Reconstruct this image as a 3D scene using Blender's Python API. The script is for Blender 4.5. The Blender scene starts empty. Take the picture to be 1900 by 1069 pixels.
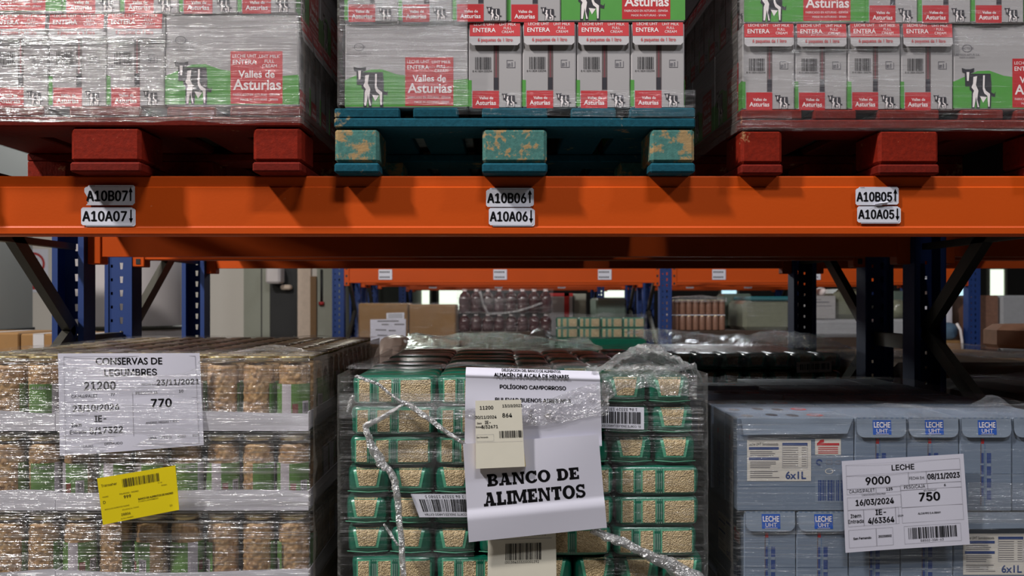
import bpy, math, random
from mathutils import Vector, noise, Matrix
R = random.Random(7)
scene = bpy.context.scene
COL = scene.collection
# ------------------------------------------------------------------ camera, world, lamps, exposure
EYE, F, CX, CY = 1.65, 1780.0, 926.0, 557.0
cd = bpy.data.cameras.new('camera'); cam = bpy.data.objects.new('camera', cd); COL.objects.link(cam)
cam.location = (0, 0, EYE); cam.rotation_euler = (math.pi/2, 0, 0)
cd.sensor_width = 36; cd.lens = F/1900*36
cd.shift_x = (950-CX)/1900; cd.shift_y = (CY-534.5)/1900
cd.clip_start = .05; cd.clip_end = 80
cd.dof.use_dof = True; cd.dof.focus_distance = 2.2; cd.dof.aperture_fstop = 6.3
scene.camera = cam
w = bpy.data.worlds.new('hall_air'); scene.world = w; w.use_nodes = True
w.node_tree.nodes['Background'].inputs[0].default_value = (.62, .68, .8, 1)
w.node_tree.nodes['Background'].inputs[1].default_value = .012
vs = scene.view_settings
vs.view_transform = 'Standard'; vs.look = 'None'; vs.gamma = 1; vs.use_curve_mapping = False; vs.exposure = 0.0
def lamp(name, loc, tgt, size, power, col, size_y=None):
    l = bpy.data.lights.new(name, 'AREA'); l.energy = power; l.color = col; l.size = size
    if size_y: l.shape = 'RECTANGLE'; l.size_y = size_y
    o = bpy.data.objects.new(name, l); COL.objects.link(o); o.location = loc
    o.rotation_euler = (Vector(tgt)-Vector(loc)).to_track_quat('-Z', 'Y').to_euler()
    return o
lamp('aisle_lamp', (-3.7, .2, 6.0), (-.2, 2.2, 1.7), .35, 400, (1, .96, .92))
lamp('aisle_lamp', (4.6, .0, 6.0), (.8, 2.2, 1.7), .4, 95, (.95, .97, 1))
lamp('aisle_lamp', (.5, -.7, 6.0), (.3, 2.2, 1.5), 1.2, 120, (.98, .98, 1), .3)  # fill lamp, added to brighten the fronts of the lower goods
lamp('side_lamp', (-4.8, 2.2, 3.4), (0, 3.5, 1.4), .5, 95, (1, .95, .84))
lamp('back_aisle_lamp', (-2.6, 6.3, 5.8), (-1.6, 7.4, 1.2), .6, 34, (1, .93, .80))
lamp('back_aisle_lamp', (2.2, 6.3, 5.8), (1.6, 7.6, 1.2), .6, 15, (.9, .95, 1))
lamp('far_fill_lamp', (-1.4, 11.7, 3.9), (-.2, 4, 1.5), .6, 125, (.97, 1, .95))  # added low beyond the racks to backlight the loose film
lamp('far_fill_lamp', (2.4, 11.7, 3.9), (1.5, 5, 1.5), .6, 40, (.92, .97, 1))  # second added fill, same purpose on the right

# ------------------------------------------------------------------ geometry helpers
def U(px, d): return (px-CX)*d/F
def V(py, d): return EYE+(CY-py)*d/F
def P(px, py, d): return (U(px, d), d, V(py, d))
class MB:
    """collects faces and links them as one mesh object"""
    def __init__(s): s.v = []; s.f = []; s.m = []; s.s = []; s.mats = []; s.sans = False
    def mi(s, m):
        if m not in s.mats: s.mats.append(m)
        return s.mats.index(m)
    def add(s, vs, fs, m, smooth=False):
        b = len(s.v); s.v += [tuple(p) for p in vs]; k = s.mi(m)
        for f in fs: s.f.append(tuple(i+b for i in f)); s.m.append(k); s.s.append(smooth)
    def box(s, x0, x1, y0, y1, z0, z1, m, ch=0):
        if ch <= 0:
            s.add([(x0,y0,z0),(x1,y0,z0),(x1,y1,z0),(x0,y1,z0),(x0,y0,z1),(x1,y0,z1),(x1,y1,z1),(x0,y1,z1)],
                  [(0,3,2,1),(4,5,6,7),(0,1,5,4),(1,2,6,5),(2,3,7,6),(3,0,4,7)], m); return
        c = min(ch, (x1-x0)/2.01, (y1-y0)/2.01, (z1-z0)/2.01); vs = []; idx = {}
        X = (x0, x1); Y = (y0, y1); Z = (z0, z1); sg = (1, -1)
        for i in (0,1):
            for j in (0,1):
                for k in (0,1):
                    for a in 'xyz':
                        p = [X[i]+c*sg[i], Y[j]+c*sg[j], Z[k]+c*sg[k]]
                        p['xyz'.index(a)] = (X[i], Y[j], Z[k])['xyz'.index(a)]
                        idx[i,j,k,a] = len(vs); vs.append(p)
        fs = []
        for i in (0,1): fs.append([idx[i,0,0,'x'], idx[i,1,0,'x'], idx[i,1,1,'x'], idx[i,0,1,'x']])
        for j in (0,1): fs.append([idx[0,j,0,'y'], idx[1,j,0,'y'], idx[1,j,1,'y'], idx[0,j,1,'y']])
        for k in (0,1): fs.append([idx[0,0,k,'z'], idx[1,0,k,'z'], idx[1,1,k,'z'], idx[0,1,k,'z']])
        for j in (0,1):
            for k in (0,1): fs.append([idx[0,j,k,'y'], idx[1,j,k,'y'], idx[1,j,k,'z'], idx[0,j,k,'z']])
        for i in (0,1):
            for k in (0,1): fs.append([idx[i,0,k,'x'], idx[i,1,k,'x'], idx[i,1,k,'z'], idx[i,0,k,'z']])
        for i in (0,1):
            for j in (0,1): fs.append([idx[i,j,0,'x'], idx[i,j,1,'x'], idx[i,j,1,'y'], idx[i,j,0,'y']])
        for i in (0,1):
            for j in (0,1):
                for k in (0,1): fs.append([idx[i,j,k,'x'], idx[i,j,k,'y'], idx[i,j,k,'z']])
        ctr = Vector(((x0+x1)/2, (y0+y1)/2, (z0+z1)/2)); out = []
        for f in fs:
            q = [Vector(vs[t]) for t in f]; n = (q[1]-q[0]).cross(q[2]-q[0])
            out.append(f if n.dot(sum(q, Vector())/len(q)-ctr) > 0 else f[::-1])
        s.add(vs, out, m)
    def bar(s, a, b, wd, th, m, side=(1, 0, 0)):
        a = Vector(a); b = Vector(b); t = (b-a).normalized(); u = Vector(side); u = (u-t*u.dot(t)).normalized(); v = t.cross(u)
        q = [(-1,-1),(1,-1),(1,1),(-1,1)]
        s.add([e+u*th/2*i+v*wd/2*j for e in (a, b) for i, j in q],
              [(3,2,1,0),(4,5,6,7),(0,1,5,4),(1,2,6,5),(2,3,7,6),(3,0,4,7)], m)
    def tube(s, pts, rads, m, n=8, smooth=True, flat=1.0):
        pts = [Vector(p) for p in pts]; rings = []; vs = []
        for i, p in enumerate(pts):
            t = (pts[min(i+1, len(pts)-1)]-pts[max(i-1, 0)]).normalized()
            u = t.cross(Vector((0, 1, 0)));  u = u.normalized() if u.length > 1e-4 else Vector((1, 0, 0)); v = u.cross(t)
            r = rads[i] if isinstance(rads, (list, tuple)) else rads
            vs += [p+u*r*math.cos(2*math.pi*k/n)+v*r*flat*math.sin(2*math.pi*k/n) for k in range(n)]
        fs = [(i*n+k, i*n+(k+1) % n, (i+1)*n+(k+1) % n, (i+1)*n+k) for i in range(len(pts)-1) for k in range(n)]
        fs += [tuple(range(n))[::-1], tuple((len(pts)-1)*n+k for k in range(n))]
        s.add(vs, fs, m, smooth)
    def lathe(s, prof, m, n=24, c=(0, 0, 0), smooth=True, wob=None):
        vs = []
        for i, (r, z) in enumerate(prof):
            for k in range(n):
                a = 2*math.pi*k/n; rr = r+(wob(a, z) if wob else 0)
                vs.append((c[0]+rr*math.cos(a), c[1]+rr*math.sin(a), c[2]+z))
        fs = [(i*n+k, i*n+(k+1) % n, (i+1)*n+(k+1) % n, (i+1)*n+k) for i in range(len(prof)-1) for k in range(n)]
        s.add(vs, fs, m, smooth)
    def extrude(s, prof, x0, x1, m):
        """prof: list of (y,z); extruded along X"""
        n = len(prof); vs = [(x0, y, z) for y, z in prof]+[(x1, y, z) for y, z in prof]
        s.add(vs, [(i, (i+1) % n, n+(i+1) % n, n+i) for i in range(n)]+[tuple(range(n))[::-1], tuple(range(n, 2*n))], m)
    def grid(s, f, nu, nv, m, smooth=True):
        vs = [f(i/nu, j/nv) for j in range(nv+1) for i in range(nu+1)]
        s.add(vs, [(j*(nu+1)+i, j*(nu+1)+i+1, (j+1)*(nu+1)+i+1, (j+1)*(nu+1)+i) for j in range(nv) for i in range(nu)], m, smooth)
    # --- print on a surface: f(a, b, off) -> point, a/b in metres on the face
    def poly(s, f, pts, m, off=.0004): s.add([f(a, b, off) for a, b in pts], [tuple(range(len(pts)))], m)
    def rect(s, f, a0, b0, a1, b1, m, off=.0004): s.poly(f, [(a0,b0),(a1,b0),(a1,b1),(a0,b1)], m, off)
    def strip(s, f, a0, b0, a1, b1, m, off=.0004, n=8):
        for i in range(n):
            s.rect(f, a0+(a1-a0)*i/n, b0, a0+(a1-a0)*(i+1)/n, b1, m, off)
    def text(s, f, t, a, b, h, m, al='c', bold=0, sx=1, off=.0007, flip=False, wmax=None):
        vs, fs, wd = glyphs(t, 0 if s.sans else bold, SANS if s.sans and 'D' not in t else None); k = h
        if wmax and wd*k*sx > wmax: sx = wmax/(wd*k)
        W = wd*k*sx; x0 = a-(W/2 if al == 'c' else W if al == 'r' else 0)
        e = bold*h*1.7 if s.sans else 0
        for n, (ex, ey) in enumerate(((0, 0), (e, 0), (-e, 0), (0, e*.6), (0, -e*.6)) if e else ((0, 0),)):
            g = off+n*.00002
            if flip: q = [f(2*a-(x0+x*k*sx)+ex, b+h-y*k+ey, g) for x, y in vs]
            else: q = [f(x0+x*k*sx+ex, b+y*k+ey, g) for x, y in vs]
            s.add(q, fs, m)
    def barcode(s, f, a0, b0, a1, b1, m, n=30, seed=1, off=.0006):
        r = random.Random(seed); ws = [r.choice((1, 1, 2, 3)) for _ in range(2*n+1)]; k = (a1-a0)/sum(ws); x = a0
        for i, q in enumerate(ws):
            if i % 2 == 0: s.rect(f, x, b0, x+q*k, b1, m, off)
            x += q*k
    def build(s, name, parent=None, loc=None, rz=0, **kw):
        me = bpy.data.meshes.new(name); me.from_pydata(s.v, [], s.f)
        for m in s.mats: me.materials.append(m)
        me.polygons.foreach_set('material_index', s.m); me.polygons.foreach_set('use_smooth', s.s); me.update()
        o = bpy.data.objects.new(name, me); COL.objects.link(o)
        if parent: o.parent = parent
        if loc: o.location = loc
        o.rotation_euler.z = rz
        if kw: tag(o, **kw)
        return o
def tag(o, label=None, cat=None, group=None, kind=None):
    for k, v in (('label', label), ('category', cat), ('group', group), ('kind', kind)):
        if v: o[k] = v
    return o
def empty(name, loc=(0, 0, 0), rz=0, **kw):
    o = bpy.data.objects.new(name, None); COL.objects.link(o); o.location = loc; o.rotation_euler.z = rz; o.empty_display_size = .05
    return tag(o, **kw)
def kids(o): return [c for c in bpy.data.objects if c.parent == o]
PROTO = {}
def dup(src, loc, rz=0, label=None, group=None, cat=None, name=None):
    """copy of a thing, its parts and their sub-parts"""
    if src.name not in PROTO: PROTO[src.name] = [(c, kids(c)) for c in kids(src)]
    r = src.copy(); COL.objects.link(r); r.location = loc; r.rotation_euler.z = rz
    if name: r.name = name
    for k, v in (('label', label), ('group', group), ('category', cat)):
        if v: r[k] = v
    for c, gs in PROTO[src.name]:
        d = c.copy(); COL.objects.link(d); d.parent = r
        for g in gs:
            e = g.copy(); COL.objects.link(e); e.parent = d
    return r
def first_or_dup(store, key, make, loc, rz=0, **kw):
    """the first call places the model itself, later calls copy it"""
    if key not in store:
        o = make(); store[key] = o; o.location = loc; o.rotation_euler.z = rz
        PROTO[o.name] = [(c, kids(c)) for c in kids(o)]
        return tag(o, **kw)
    return dup(store[key], loc, rz, label=kw.get('label'), group=kw.get('group'), cat=kw.get('cat'))
try: SANS = bpy.data.fonts.load(bpy.utils.system_resource('DATAFILES', path='fonts')+'/Inter.woff2')
except Exception: SANS = None
_GL = {}
def glyphs(t, bold=0, font=None):
    if (t, bold, font is None) in _GL: return _GL[t, bold, font is None]
    c = bpy.data.curves.new('text_outline', 'FONT'); c.body = t; c.offset = bold; c.resolution_u = 3; c.fill_mode = 'FRONT'; cap = .682
    if font: c.font = font; c.offset = 0; c.resolution_u = 2; cap = .509
    o = bpy.data.objects.new('text_outline', c); COL.objects.link(o)
    dg = bpy.context.evaluated_depsgraph_get(); dg.update()
    me = bpy.data.meshes.new_from_object(o.evaluated_get(dg))
    vs = [(v.co.x/cap, v.co.y/cap) for v in me.vertices]; fs = [tuple(p.vertices) for p in me.polygons]
    bpy.data.objects.remove(o); bpy.data.curves.remove(c); bpy.data.meshes.remove(me)
    x0 = min((v[0] for v in vs), default=0); x1 = max((v[0] for v in vs), default=0)
    _GL[t, bold, font is None] = ([(x-x0, y) for x, y in vs], fs, x1-x0); return _GL[t, bold, font is None]
ORD = ['first', 'second', 'third', 'fourth', 'fifth', 'sixth', 'seventh', 'eighth', 'ninth', 'tenth', 'eleventh', 'twelfth']

# ------------------------------------------------------------------ materials
def lin(c): return tuple(((x/12.92) if x <= .04045 else ((x+.055)/1.055)**2.4) for x in (v/255 for v in c))
class NT:
    def __init__(s, name):
        s.m = bpy.data.materials.new(name); s.m.use_nodes = True; s.n = s.m.node_tree.nodes; s.l = s.m.node_tree.links
        s.b = s.n['Principled BSDF']; s.out = s.n['Material Output']; s._c = None
    def new(s, t, **kw):
        x = s.n.new(t)
        for k, v in kw.items():
            if hasattr(x, k): setattr(x, k, v)
        return x
    def obj(s, sc=(1, 1, 1), rot=(0, 0, 0), src='Object'):
        if not s._c: s._c = s.new('ShaderNodeTexCoord')
        mp = s.new('ShaderNodeMapping'); mp.inputs['Scale'].default_value = sc; mp.inputs['Rotation'].default_value = rot
        s.l.new(s._c.outputs[src], mp.inputs[0]); return mp.outputs[0]
    def noise(s, vec, scale=5, detail=3, rough=.5):
        x = s.new('ShaderNodeTexNoise'); s.l.new(vec, x.inputs['Vector'])
        x.inputs['Scale'].default_value = scale; x.inputs['Detail'].default_value = detail; x.inputs['Roughness'].default_value = rough
        return x.outputs['Fac']
    def ramp(s, fac, stops):
        x = s.new('ShaderNodeValToRGB'); s.l.new(fac, x.inputs[0]); e = x.color_ramp.elements
        while len(e) < len(stops): e.new(.5)
        for q, (p, c) in zip(e, stops): q.position = p; q.color = (*c, 1) if len(c) == 3 else c
        return x.outputs[0]
    def step(s, fac, a, b): return s.ramp(fac, [(a, (0, 0, 0)), (b, (1, 1, 1))])
    def mix(s, fac, a, b, op='MIX'):
        x = s.new('ShaderNodeMixRGB'); x.blend_type = op
        for i, q in zip((0, 1, 2), (fac, a, b)):
            if isinstance(q, (int, float)): x.inputs[i].default_value = q if i == 0 else (q, q, q, 1)
            elif isinstance(q, tuple): x.inputs[i].default_value = (*q[:3], 1)
            else: s.l.new(q, x.inputs[i])
        return x.outputs[0]
    def math(s, op, a, b=0):
        x = s.new('ShaderNodeMath'); x.operation = op
        for i, q in enumerate((a, b)):
            if isinstance(q, (int, float)): x.inputs[i].default_value = q
            else: s.l.new(q, x.inputs[i])
        return x.outputs[0]
    def bump(s, h, strength=.3, dist=.002):
        x = s.new('ShaderNodeBump'); x.inputs['Strength'].default_value = strength; x.inputs['Distance'].default_value = dist
        s.l.new(h, x.inputs['Height']); return x.outputs[0]
    def set(s, k, v):
        i = s.b.inputs[k]
        if hasattr(v, 'links') or hasattr(v, 'is_linked'): s.l.new(v, i)
        else: i.default_value = (*v[:3], 1) if isinstance(v, tuple) else v
        return s
def plain(name, rgb, rough=.6, metal=0, var=.12, scale=30, bump=0, coat=0):
    t = NT(name); c = lin(rgb)
    f = t.noise(t.obj(), scale, 3)
    t.set('Base Color', t.mix(f, tuple(v*(1-var) for v in c), tuple(min(1, v*(1+var)) for v in c)))
    t.set('Roughness', rough); t.set('Metallic', metal)
    if coat: t.set('Coat Weight', coat); t.set('Coat Roughness', .15)
    if bump: t.set('Normal', t.bump(t.noise(t.obj(), scale*4, 2), bump))
    return t.m
def chipped(name, rgb, wood, amt=.5, scale=14, rough=.75):
    """painted timber, the paint worn off to bare wood in patches"""
    t = NT(name); c = lin(rgb); wd = lin(wood)
    v = t.obj(); n1 = t.noise(v, scale, 6, .65); n2 = t.noise(t.obj((1, 1, 6)), 60, 3); n3 = t.noise(v, 90, 3, .7)
    paint = t.mix(t.step(n3, .25, .75), tuple(x*.72 for x in c), tuple(x*1.25 for x in c))
    bare = t.mix(n2, tuple(x*.55 for x in wd), tuple(x*1.2 for x in wd))
    k = t.math('ADD', t.math('MULTIPLY', n1, .8), t.math('MULTIPLY', n3, .25))
    t.set('Base Color', t.mix(t.step(k, amt, amt+.06), paint, bare)); t.set('Roughness', rough)
    t.set('Normal', t.bump(n3, .35, .003)); t.set('Specular IOR Level', .15); return t.m
def film_mat(name, base=.05, streak=.5, tint=(.9, .9, .92), zs=150, tilt=0, rough=.22, bumps=.9, seed=0, xs=3.0, patch=1.6):
    """clear stretch film: see-through, with wrinkles drawn out along the winding direction"""
    t = NT(name); t.n.remove(t.b)
    va = t.obj((xs, xs, zs), (0, tilt, 0)); vb = t.obj((xs*.5, xs*.5, zs*.33), (0, tilt, 0)); vc = t.obj((patch, patch, patch*3.2), (0, tilt, seed))
    n1 = t.noise(va, 1, 3, .65); n2 = t.noise(vb, 1, 3, .6); n3 = t.noise(vc, 1, 2)
    cr = t.noise(t.obj((14, 14, 60) if zs > 100 else (40, 40, 40), (0, tilt, 0)), 1, 4, .7)
    lines = t.math('MULTIPLY', t.step(n1, .50, .68), t.step(n3, .38, .68))
    fine = t.math('MULTIPLY', t.step(n2, .55, .8), t.step(n3, .3, .6))
    fac = t.math('ADD', base, t.math('MULTIPLY', t.math('MAXIMUM', lines, fine), streak))
    h = t.math('ADD', t.math('ADD', n1, t.math('MULTIPLY', n2, 1.5)), t.math('MULTIPLY', cr, .8)); bp = t.bump(h, bumps, 1.15/zs)
    gl = t.new('ShaderNodeBsdfGlossy'); gl.inputs['Roughness'].default_value = rough; gl.inputs['Color'].default_value = (*tint, 1)
    df = t.new('ShaderNodeBsdfDiffuse'); df.inputs['Color'].default_value = (*[c*.8 for c in tint], 1)
    tr = t.new('ShaderNodeBsdfTransparent'); tr.inputs['Color'].default_value = (.985, .985, .985, 1)
    t.l.new(bp, gl.inputs['Normal']); t.l.new(bp, df.inputs['Normal'])
    tl = t.new('ShaderNodeBsdfTranslucent'); tl.inputs[0].default_value = (*[c*.8 for c in tint], 1); m0 = t.new('ShaderNodeMixShader'); m0.inputs[0].default_value = .4
    t.l.new(df.outputs[0], m0.inputs[1]); t.l.new(tl.outputs[0], m0.inputs[2])
    m1 = t.new('ShaderNodeMixShader'); m1.inputs[0].default_value = .6; t.l.new(m0.outputs[0], m1.inputs[1]); t.l.new(gl.outputs[0], m1.inputs[2])
    m2 = t.new('ShaderNodeMixShader'); t.l.new(fac, m2.inputs[0]); t.l.new(tr.outputs[0], m2.inputs[1]); t.l.new(m1.outputs[0], m2.inputs[2])
    t.l.new(m2.outputs[0], t.out.inputs[0]); return t.m
M = {}
M['white_card'] = plain('white_card', (166, 162, 163), .6, var=.05, scale=8)
M['card_flap'] = plain('card_flap', (180, 176, 178), .55, var=.04)
M['red_ink'] = plain('red_ink', (188, 40, 46), .5, var=.08)
M['green_ink'] = plain('green_ink', (82, 152, 66), .5, var=.08)
M['white_ink'] = plain('white_ink', (235, 225, 225), .6, var=.02)
M['black_ink'] = plain('black_ink', (14, 13, 16), .85, var=.1)
M['black_ink'].node_tree.nodes['Principled BSDF'].inputs['Specular IOR Level'].default_value = .1
M['grey_ink'] = plain('grey_ink', (105, 102, 108), .7, var=.1)
M['slot_red'] = plain('slot_red', (120, 66, 72), .8)
M['slot_dark'] = plain('slot_dark', (96, 82, 82), .8, var=.3, scale=60)
M['cow_dark'] = plain('cow_dark', (45, 42, 50), .6)
M['paper'] = plain('paper', (206, 204, 218), .7, var=.03, scale=6)
M['paper_cream'] = plain('paper_cream', (222, 216, 200), .7, var=.03)
M['pad_edge'] = plain('pad_edge', (214, 188, 110), .8, var=.1)
M['sticker'] = plain('sticker', (214, 214, 226), .45, var=.05, scale=25, bump=.05)
M['yellow_paper'] = plain('yellow_paper', (222, 200, 0), .55, var=.03, scale=10)
M['yellow_ink'] = plain('yellow_ink', (58, 50, 8), .7)
M['line_ink'] = plain('line_ink', (150, 148, 158), .7)
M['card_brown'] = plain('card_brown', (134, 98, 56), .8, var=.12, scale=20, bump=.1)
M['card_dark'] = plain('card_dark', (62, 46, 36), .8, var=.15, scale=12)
M['tray_white'] = plain('tray_white', (206, 203, 212), .7, var=.05, scale=14)
M['lid_gold'] = plain('lid_gold', (196, 176, 128), .3, metal=.8)
M['blue_card'] = plain('blue_card', (112, 125, 144), .6, var=.07, scale=10)
M['blue_flap'] = plain('blue_flap', (124, 136, 153), .55, var=.06, scale=10)
M['blue_line'] = plain('blue_line', (88, 112, 142), .7)
M['leche_blue'] = plain('leche_blue', (32, 84, 176), .5)
M['navy_ink'] = plain('navy_ink', (44, 66, 122), .6)
M['cream_panel'] = plain('cream_panel', (206, 200, 192), .6, var=.03)
M['rice_green'] = plain('rice_green', (10, 92, 72), .28, var=.18, scale=40, bump=.12, coat=.35)
M['rice_line'] = plain('rice_line', (84, 160, 128), .3)
M['rice_stripe'] = plain('rice_stripe', (120, 150, 136), .4)
M['jar_green'] = plain('jar_green', (88, 124, 62), .4, var=.12, scale=50)
M['jar_pale'] = plain('jar_pale', (176, 168, 176), .5, var=.1)
M['jar_red'] = plain('jar_red', (112, 48, 36), .5)
M['blue_paint'] = plain('blue_paint', (12, 48, 110), .65, var=.15, scale=12)
M['brace_grey'] = plain('brace_grey', (74, 72, 66), .5, metal=.5, var=.15)
M['floor'] = plain('floor_concrete', (112, 108, 102), .55, var=.12, scale=3)
M['wall_white'] = plain('wall_white', (206, 200, 192), .8, var=.03, scale=2)
M['wall_grey'] = plain('wall_grey', (150, 152, 140), .8, var=.04)
M['cabinet_grey'] = plain('cabinet_grey', (176, 180, 176), .5, var=.05, scale=4)
M['tank_white'] = plain('tank_white', (214, 206, 206), .55, var=.04, scale=4)
M['black_rubber'] = plain('black_rubber', (24, 24, 26), .6)
M['door_brown'] = plain('door_brown', (120, 88, 52), .6)
M['trim_cream'] = plain('trim_cream', (214, 194, 176), .7)
M['sign_red'] = plain('sign_red', (170, 40, 40), .5)
M['roof_dark'] = plain('roof_dark', (58, 56, 56), .8)
M['red_wine'] = plain('red_wine', (58, 14, 20), .2, coat=.8)
M['pink_wrap'] = plain('pink_wrap', (206, 172, 162), .3, var=.1, coat=.6, bump=.2)
def lit_through(name, rgb):
    t = NT(name); c = lin(rgb); d = t.new('ShaderNodeBsdfTranslucent'); d.inputs[0].default_value = (*c, 1); t.set('Base Color', c); t.set('Roughness', .3)
    t.set('Normal', t.bump(t.noise(t.obj(), 60, 4), .5, .004)); m = t.new('ShaderNodeMixShader'); m.inputs[0].default_value = .5
    t.l.new(t.b.outputs[0], m.inputs[1]); t.l.new(d.outputs[0], m.inputs[2]); t.l.new(m.outputs[0], t.out.inputs[0]); return t.m
M['pink_wrap'] = lit_through('pink_wrap_thin', (242, 224, 218))
M['orange_wrap'] = plain('orange_wrap', (240, 178, 144), .4, var=.12, coat=.3)
M['teal'] = plain('teal', (40, 112, 122), .4)
M['olive_wrap'] = plain('olive_wrap', (120, 122, 104), .35, var=.15, coat=.5)
M['grey_wrap'] = plain('grey_wrap', (164, 164, 168), .3, var=.12, coat=.5, bump=.2)
M['crate_green'] = plain('crate_green', (96, 112, 102), .4, var=.25, scale=60, coat=.3)
M['can_brown'] = plain('can_brown', (134, 98, 82), .4, var=.3, scale=50, coat=.3)
M['bag_blue'] = plain('bag_blue', (92, 116, 138), .3, coat=.4)
M['red_block'] = chipped('red_paint_wood', (122, 27, 9), (180, 140, 100), .62)
M['red_board'] = chipped('red_paint_board', (102, 22, 11), (180, 132, 100), .66)
M['blue_block'] = chipped('blue_paint_chipboard', (72, 118, 112), (166, 138, 98), .527, 22)
M['blue_board'] = chipped('blue_paint_board', (18, 76, 92), (150, 130, 96), .62)
M['raw_wood'] = chipped('raw_wood', (120, 94, 66), (140, 112, 80), .5)
M['film'] = film_mat('stretch_film', .035, .62, zs=330, xs=4, seed=1, rough=.17)
M['film_strong'] = film_mat('stretch_film_creased', .18, .85, zs=330, xs=3.5, seed=3, rough=.15)
M['film_shaded'] = film_mat('stretch_film_shaded', .72, .28, zs=260, tilt=.35, seed=8, tint=(.42, .38, .35))  # dark tint paints in the shade on the jar load's flank
M['film_jar'] = film_mat('stretch_film_tight', .09, .85, zs=300, xs=3.5, seed=9, rough=.15)
M['film_light'] = film_mat('stretch_film_thin', .035, .55, zs=360, xs=4, seed=5, rough=.17)
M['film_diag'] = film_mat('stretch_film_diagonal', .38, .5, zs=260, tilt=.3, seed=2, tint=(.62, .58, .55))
M['film_top'] = film_mat('stretch_film_loose', .14, .4, zs=20, xs=8, seed=4, bumps=1, rough=.18, patch=4)
M['film_bunch'] = film_mat('stretch_film_bunched', .34, .6, zs=60, xs=50, seed=6, bumps=1, rough=.12, patch=9)
M['film_pale'] = film_mat('stretch_film_pale', .62, .3, zs=60, xs=50, seed=6, bumps=1, rough=.14, patch=9, tint=(.80, .88, .82))
M['film_rope'] = film_mat('stretch_film_twisted', .6, .3, zs=60, xs=60, seed=7, bumps=1, rough=.25)
def orange_paint():
    t = NT('orange_paint'); v = t.obj(); a = t.noise(t.obj((1, 1, 1)), 3, 4); b = t.noise(t.obj((2, 2, 2)), 70, 3)
    c = lin((194, 75, 14)); base = t.mix(a, tuple(x*.88 for x in c), tuple(x*1.08 for x in c))
    scr = t.step(t.noise(t.obj((4, 4, 9)), 9, 5, .7), .70, .73)
    t.set('Base Color', t.mix(t.math('MULTIPLY', scr, .5), base, lin((214, 150, 110)))); t.set('Roughness', .45); t.set('Specular IOR Level', .25)
    t.set('Normal', t.bump(b, .08, .002)); return t.m
M['orange_paint'] = orange_paint()
def glass():
    t = NT('jar_glass'); t.n.remove(t.b); fr = t.new('ShaderNodeLayerWeight'); fr.inputs[0].default_value = .25
    g = t.new('ShaderNodeBsdfGlossy'); g.inputs['Roughness'].default_value = .06; tr = t.new('ShaderNodeBsdfTransparent')
    tr.inputs[0].default_value = (.95, .95, .92, 1); mx = t.new('ShaderNodeMixShader')
    t.l.new(t.math('ADD', t.math('MULTIPLY', fr.outputs['Facing'], .35), .05), mx.inputs[0]); t.l.new(tr.outputs[0], mx.inputs[1]); t.l.new(g.outputs[0], mx.inputs[2]); t.l.new(mx.outputs[0], t.out.inputs[0])
    return t.m
M['glass'] = glass()
def grains(name, a, b, scale, bump=.6):
    t = NT(name); vo = t.new('ShaderNodeTexVoronoi'); vo.inputs['Scale'].default_value = scale; t.l.new(t.obj(), vo.inputs['Vector'])
    h = t.new('ShaderNodeSeparateColor'); t.l.new(vo.outputs['Color'], h.inputs[0])
    t.set('Base Color', t.mix(h.outputs[0], lin(a), lin(b))); t.set('Roughness', .5)
    x = t.new('ShaderNodeMath'); x.operation = 'SUBTRACT'; x.inputs[0].default_value = 1; t.l.new(vo.outputs['Distance'], x.inputs[1])
    t.set('Normal', t.bump(x.outputs[0], bump, .003)); return t.m
M['beans'] = grains('beans', (168, 128, 88), (204, 166, 122), 85, .5)
M['rice'] = grains('rice_grain', (166, 142, 104), (208, 184, 142), 330, .8)
def glow(name, rgb, s):
    t = NT(name); t.set('Emission Color', lin(rgb)); t.set('Emission Strength', s); t.set('Base Color', lin(rgb)); return t.m
M['daylight'] = glow('daylight_pane', (226, 238, 220), 1.3)
M['daylight_blue'] = glow('daylight_pane_cool', (190, 226, 240), 1.2)
# ------------------------------------------------------------------ the hall
def slab(name, x0, x1, y0, y1, z0, z1, m, ch=0):
    b = MB(); b.box(x0, x1, y0, y1, z0, z1, m, ch); return b.build(name, kind='structure')
slab('floor', -12, 14, -6, 25, -.1, 0, M['floor'])
slab('ceiling', -12, 14, -6, 25, 8.2, 8.4, M['roof_dark'])
slab('wall_back', -12, 14, 24, 24.2, 0, 8.2, M['roof_dark'])
slab('wall_left', -12, -1.93, 10.2, 10.4, 0, 2.62, M['wall_white'])
slab('wall_side', -1.93-.2, -1.93, 10.4, 24, 0, 2.62, M['wall_grey'])
# panels, jambs and openings of the partition wall seen between the blue posts
D = 10.2
def on_wall(name, px0, px1, m, z1, z0=.0, th=.04):
    return slab(name, U(px0, D), U(px1, D), D-th, D-.001, z0, z1, m)
on_wall('trim_1', 454, 486, M['wall_grey'], 2.5)
on_wall('trim_2', 486, 489, M['black_rubber'], 2.5, th=.045)
on_wall('trim_3', 489, 503, M['wall_grey'], 2.5, th=.06)
b = MB(); b.box(U(503, D), U(554, D), D-.05, D-.001, 0, 2.45, M['black_rubber']); o = b.build('door_1', kind='structure')
b = MB(); b.box(U(540, D), U(544, D), D-.07, D-.05, 1.0, 1.15, M['brace_grey']); b.build('door_handle', o)
on_wall('trim_4', 554, 578, M['trim_cream'], 2.5, th=.05)
on_wall('trim_5', 578, 589, M['door_brown'], V(513, D), th=.07)
on_wall('trim_6', 589, 617, M['wall_grey'], 2.5, th=.03)
b = MB(); b.box(U(505, D), U(531, D), D-.30, D-.06, V(527, D), V(496, D), M['tank_white'], .02)
b.build('wall_heater', label='white box unit hanging on the black door panel at the partition', cat='wall unit')
b = MB(); b.box(U(526, D), U(545, D), D-.16, D-.05, V(538, D), V(529, D), M['trim_cream'], .015)
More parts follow.
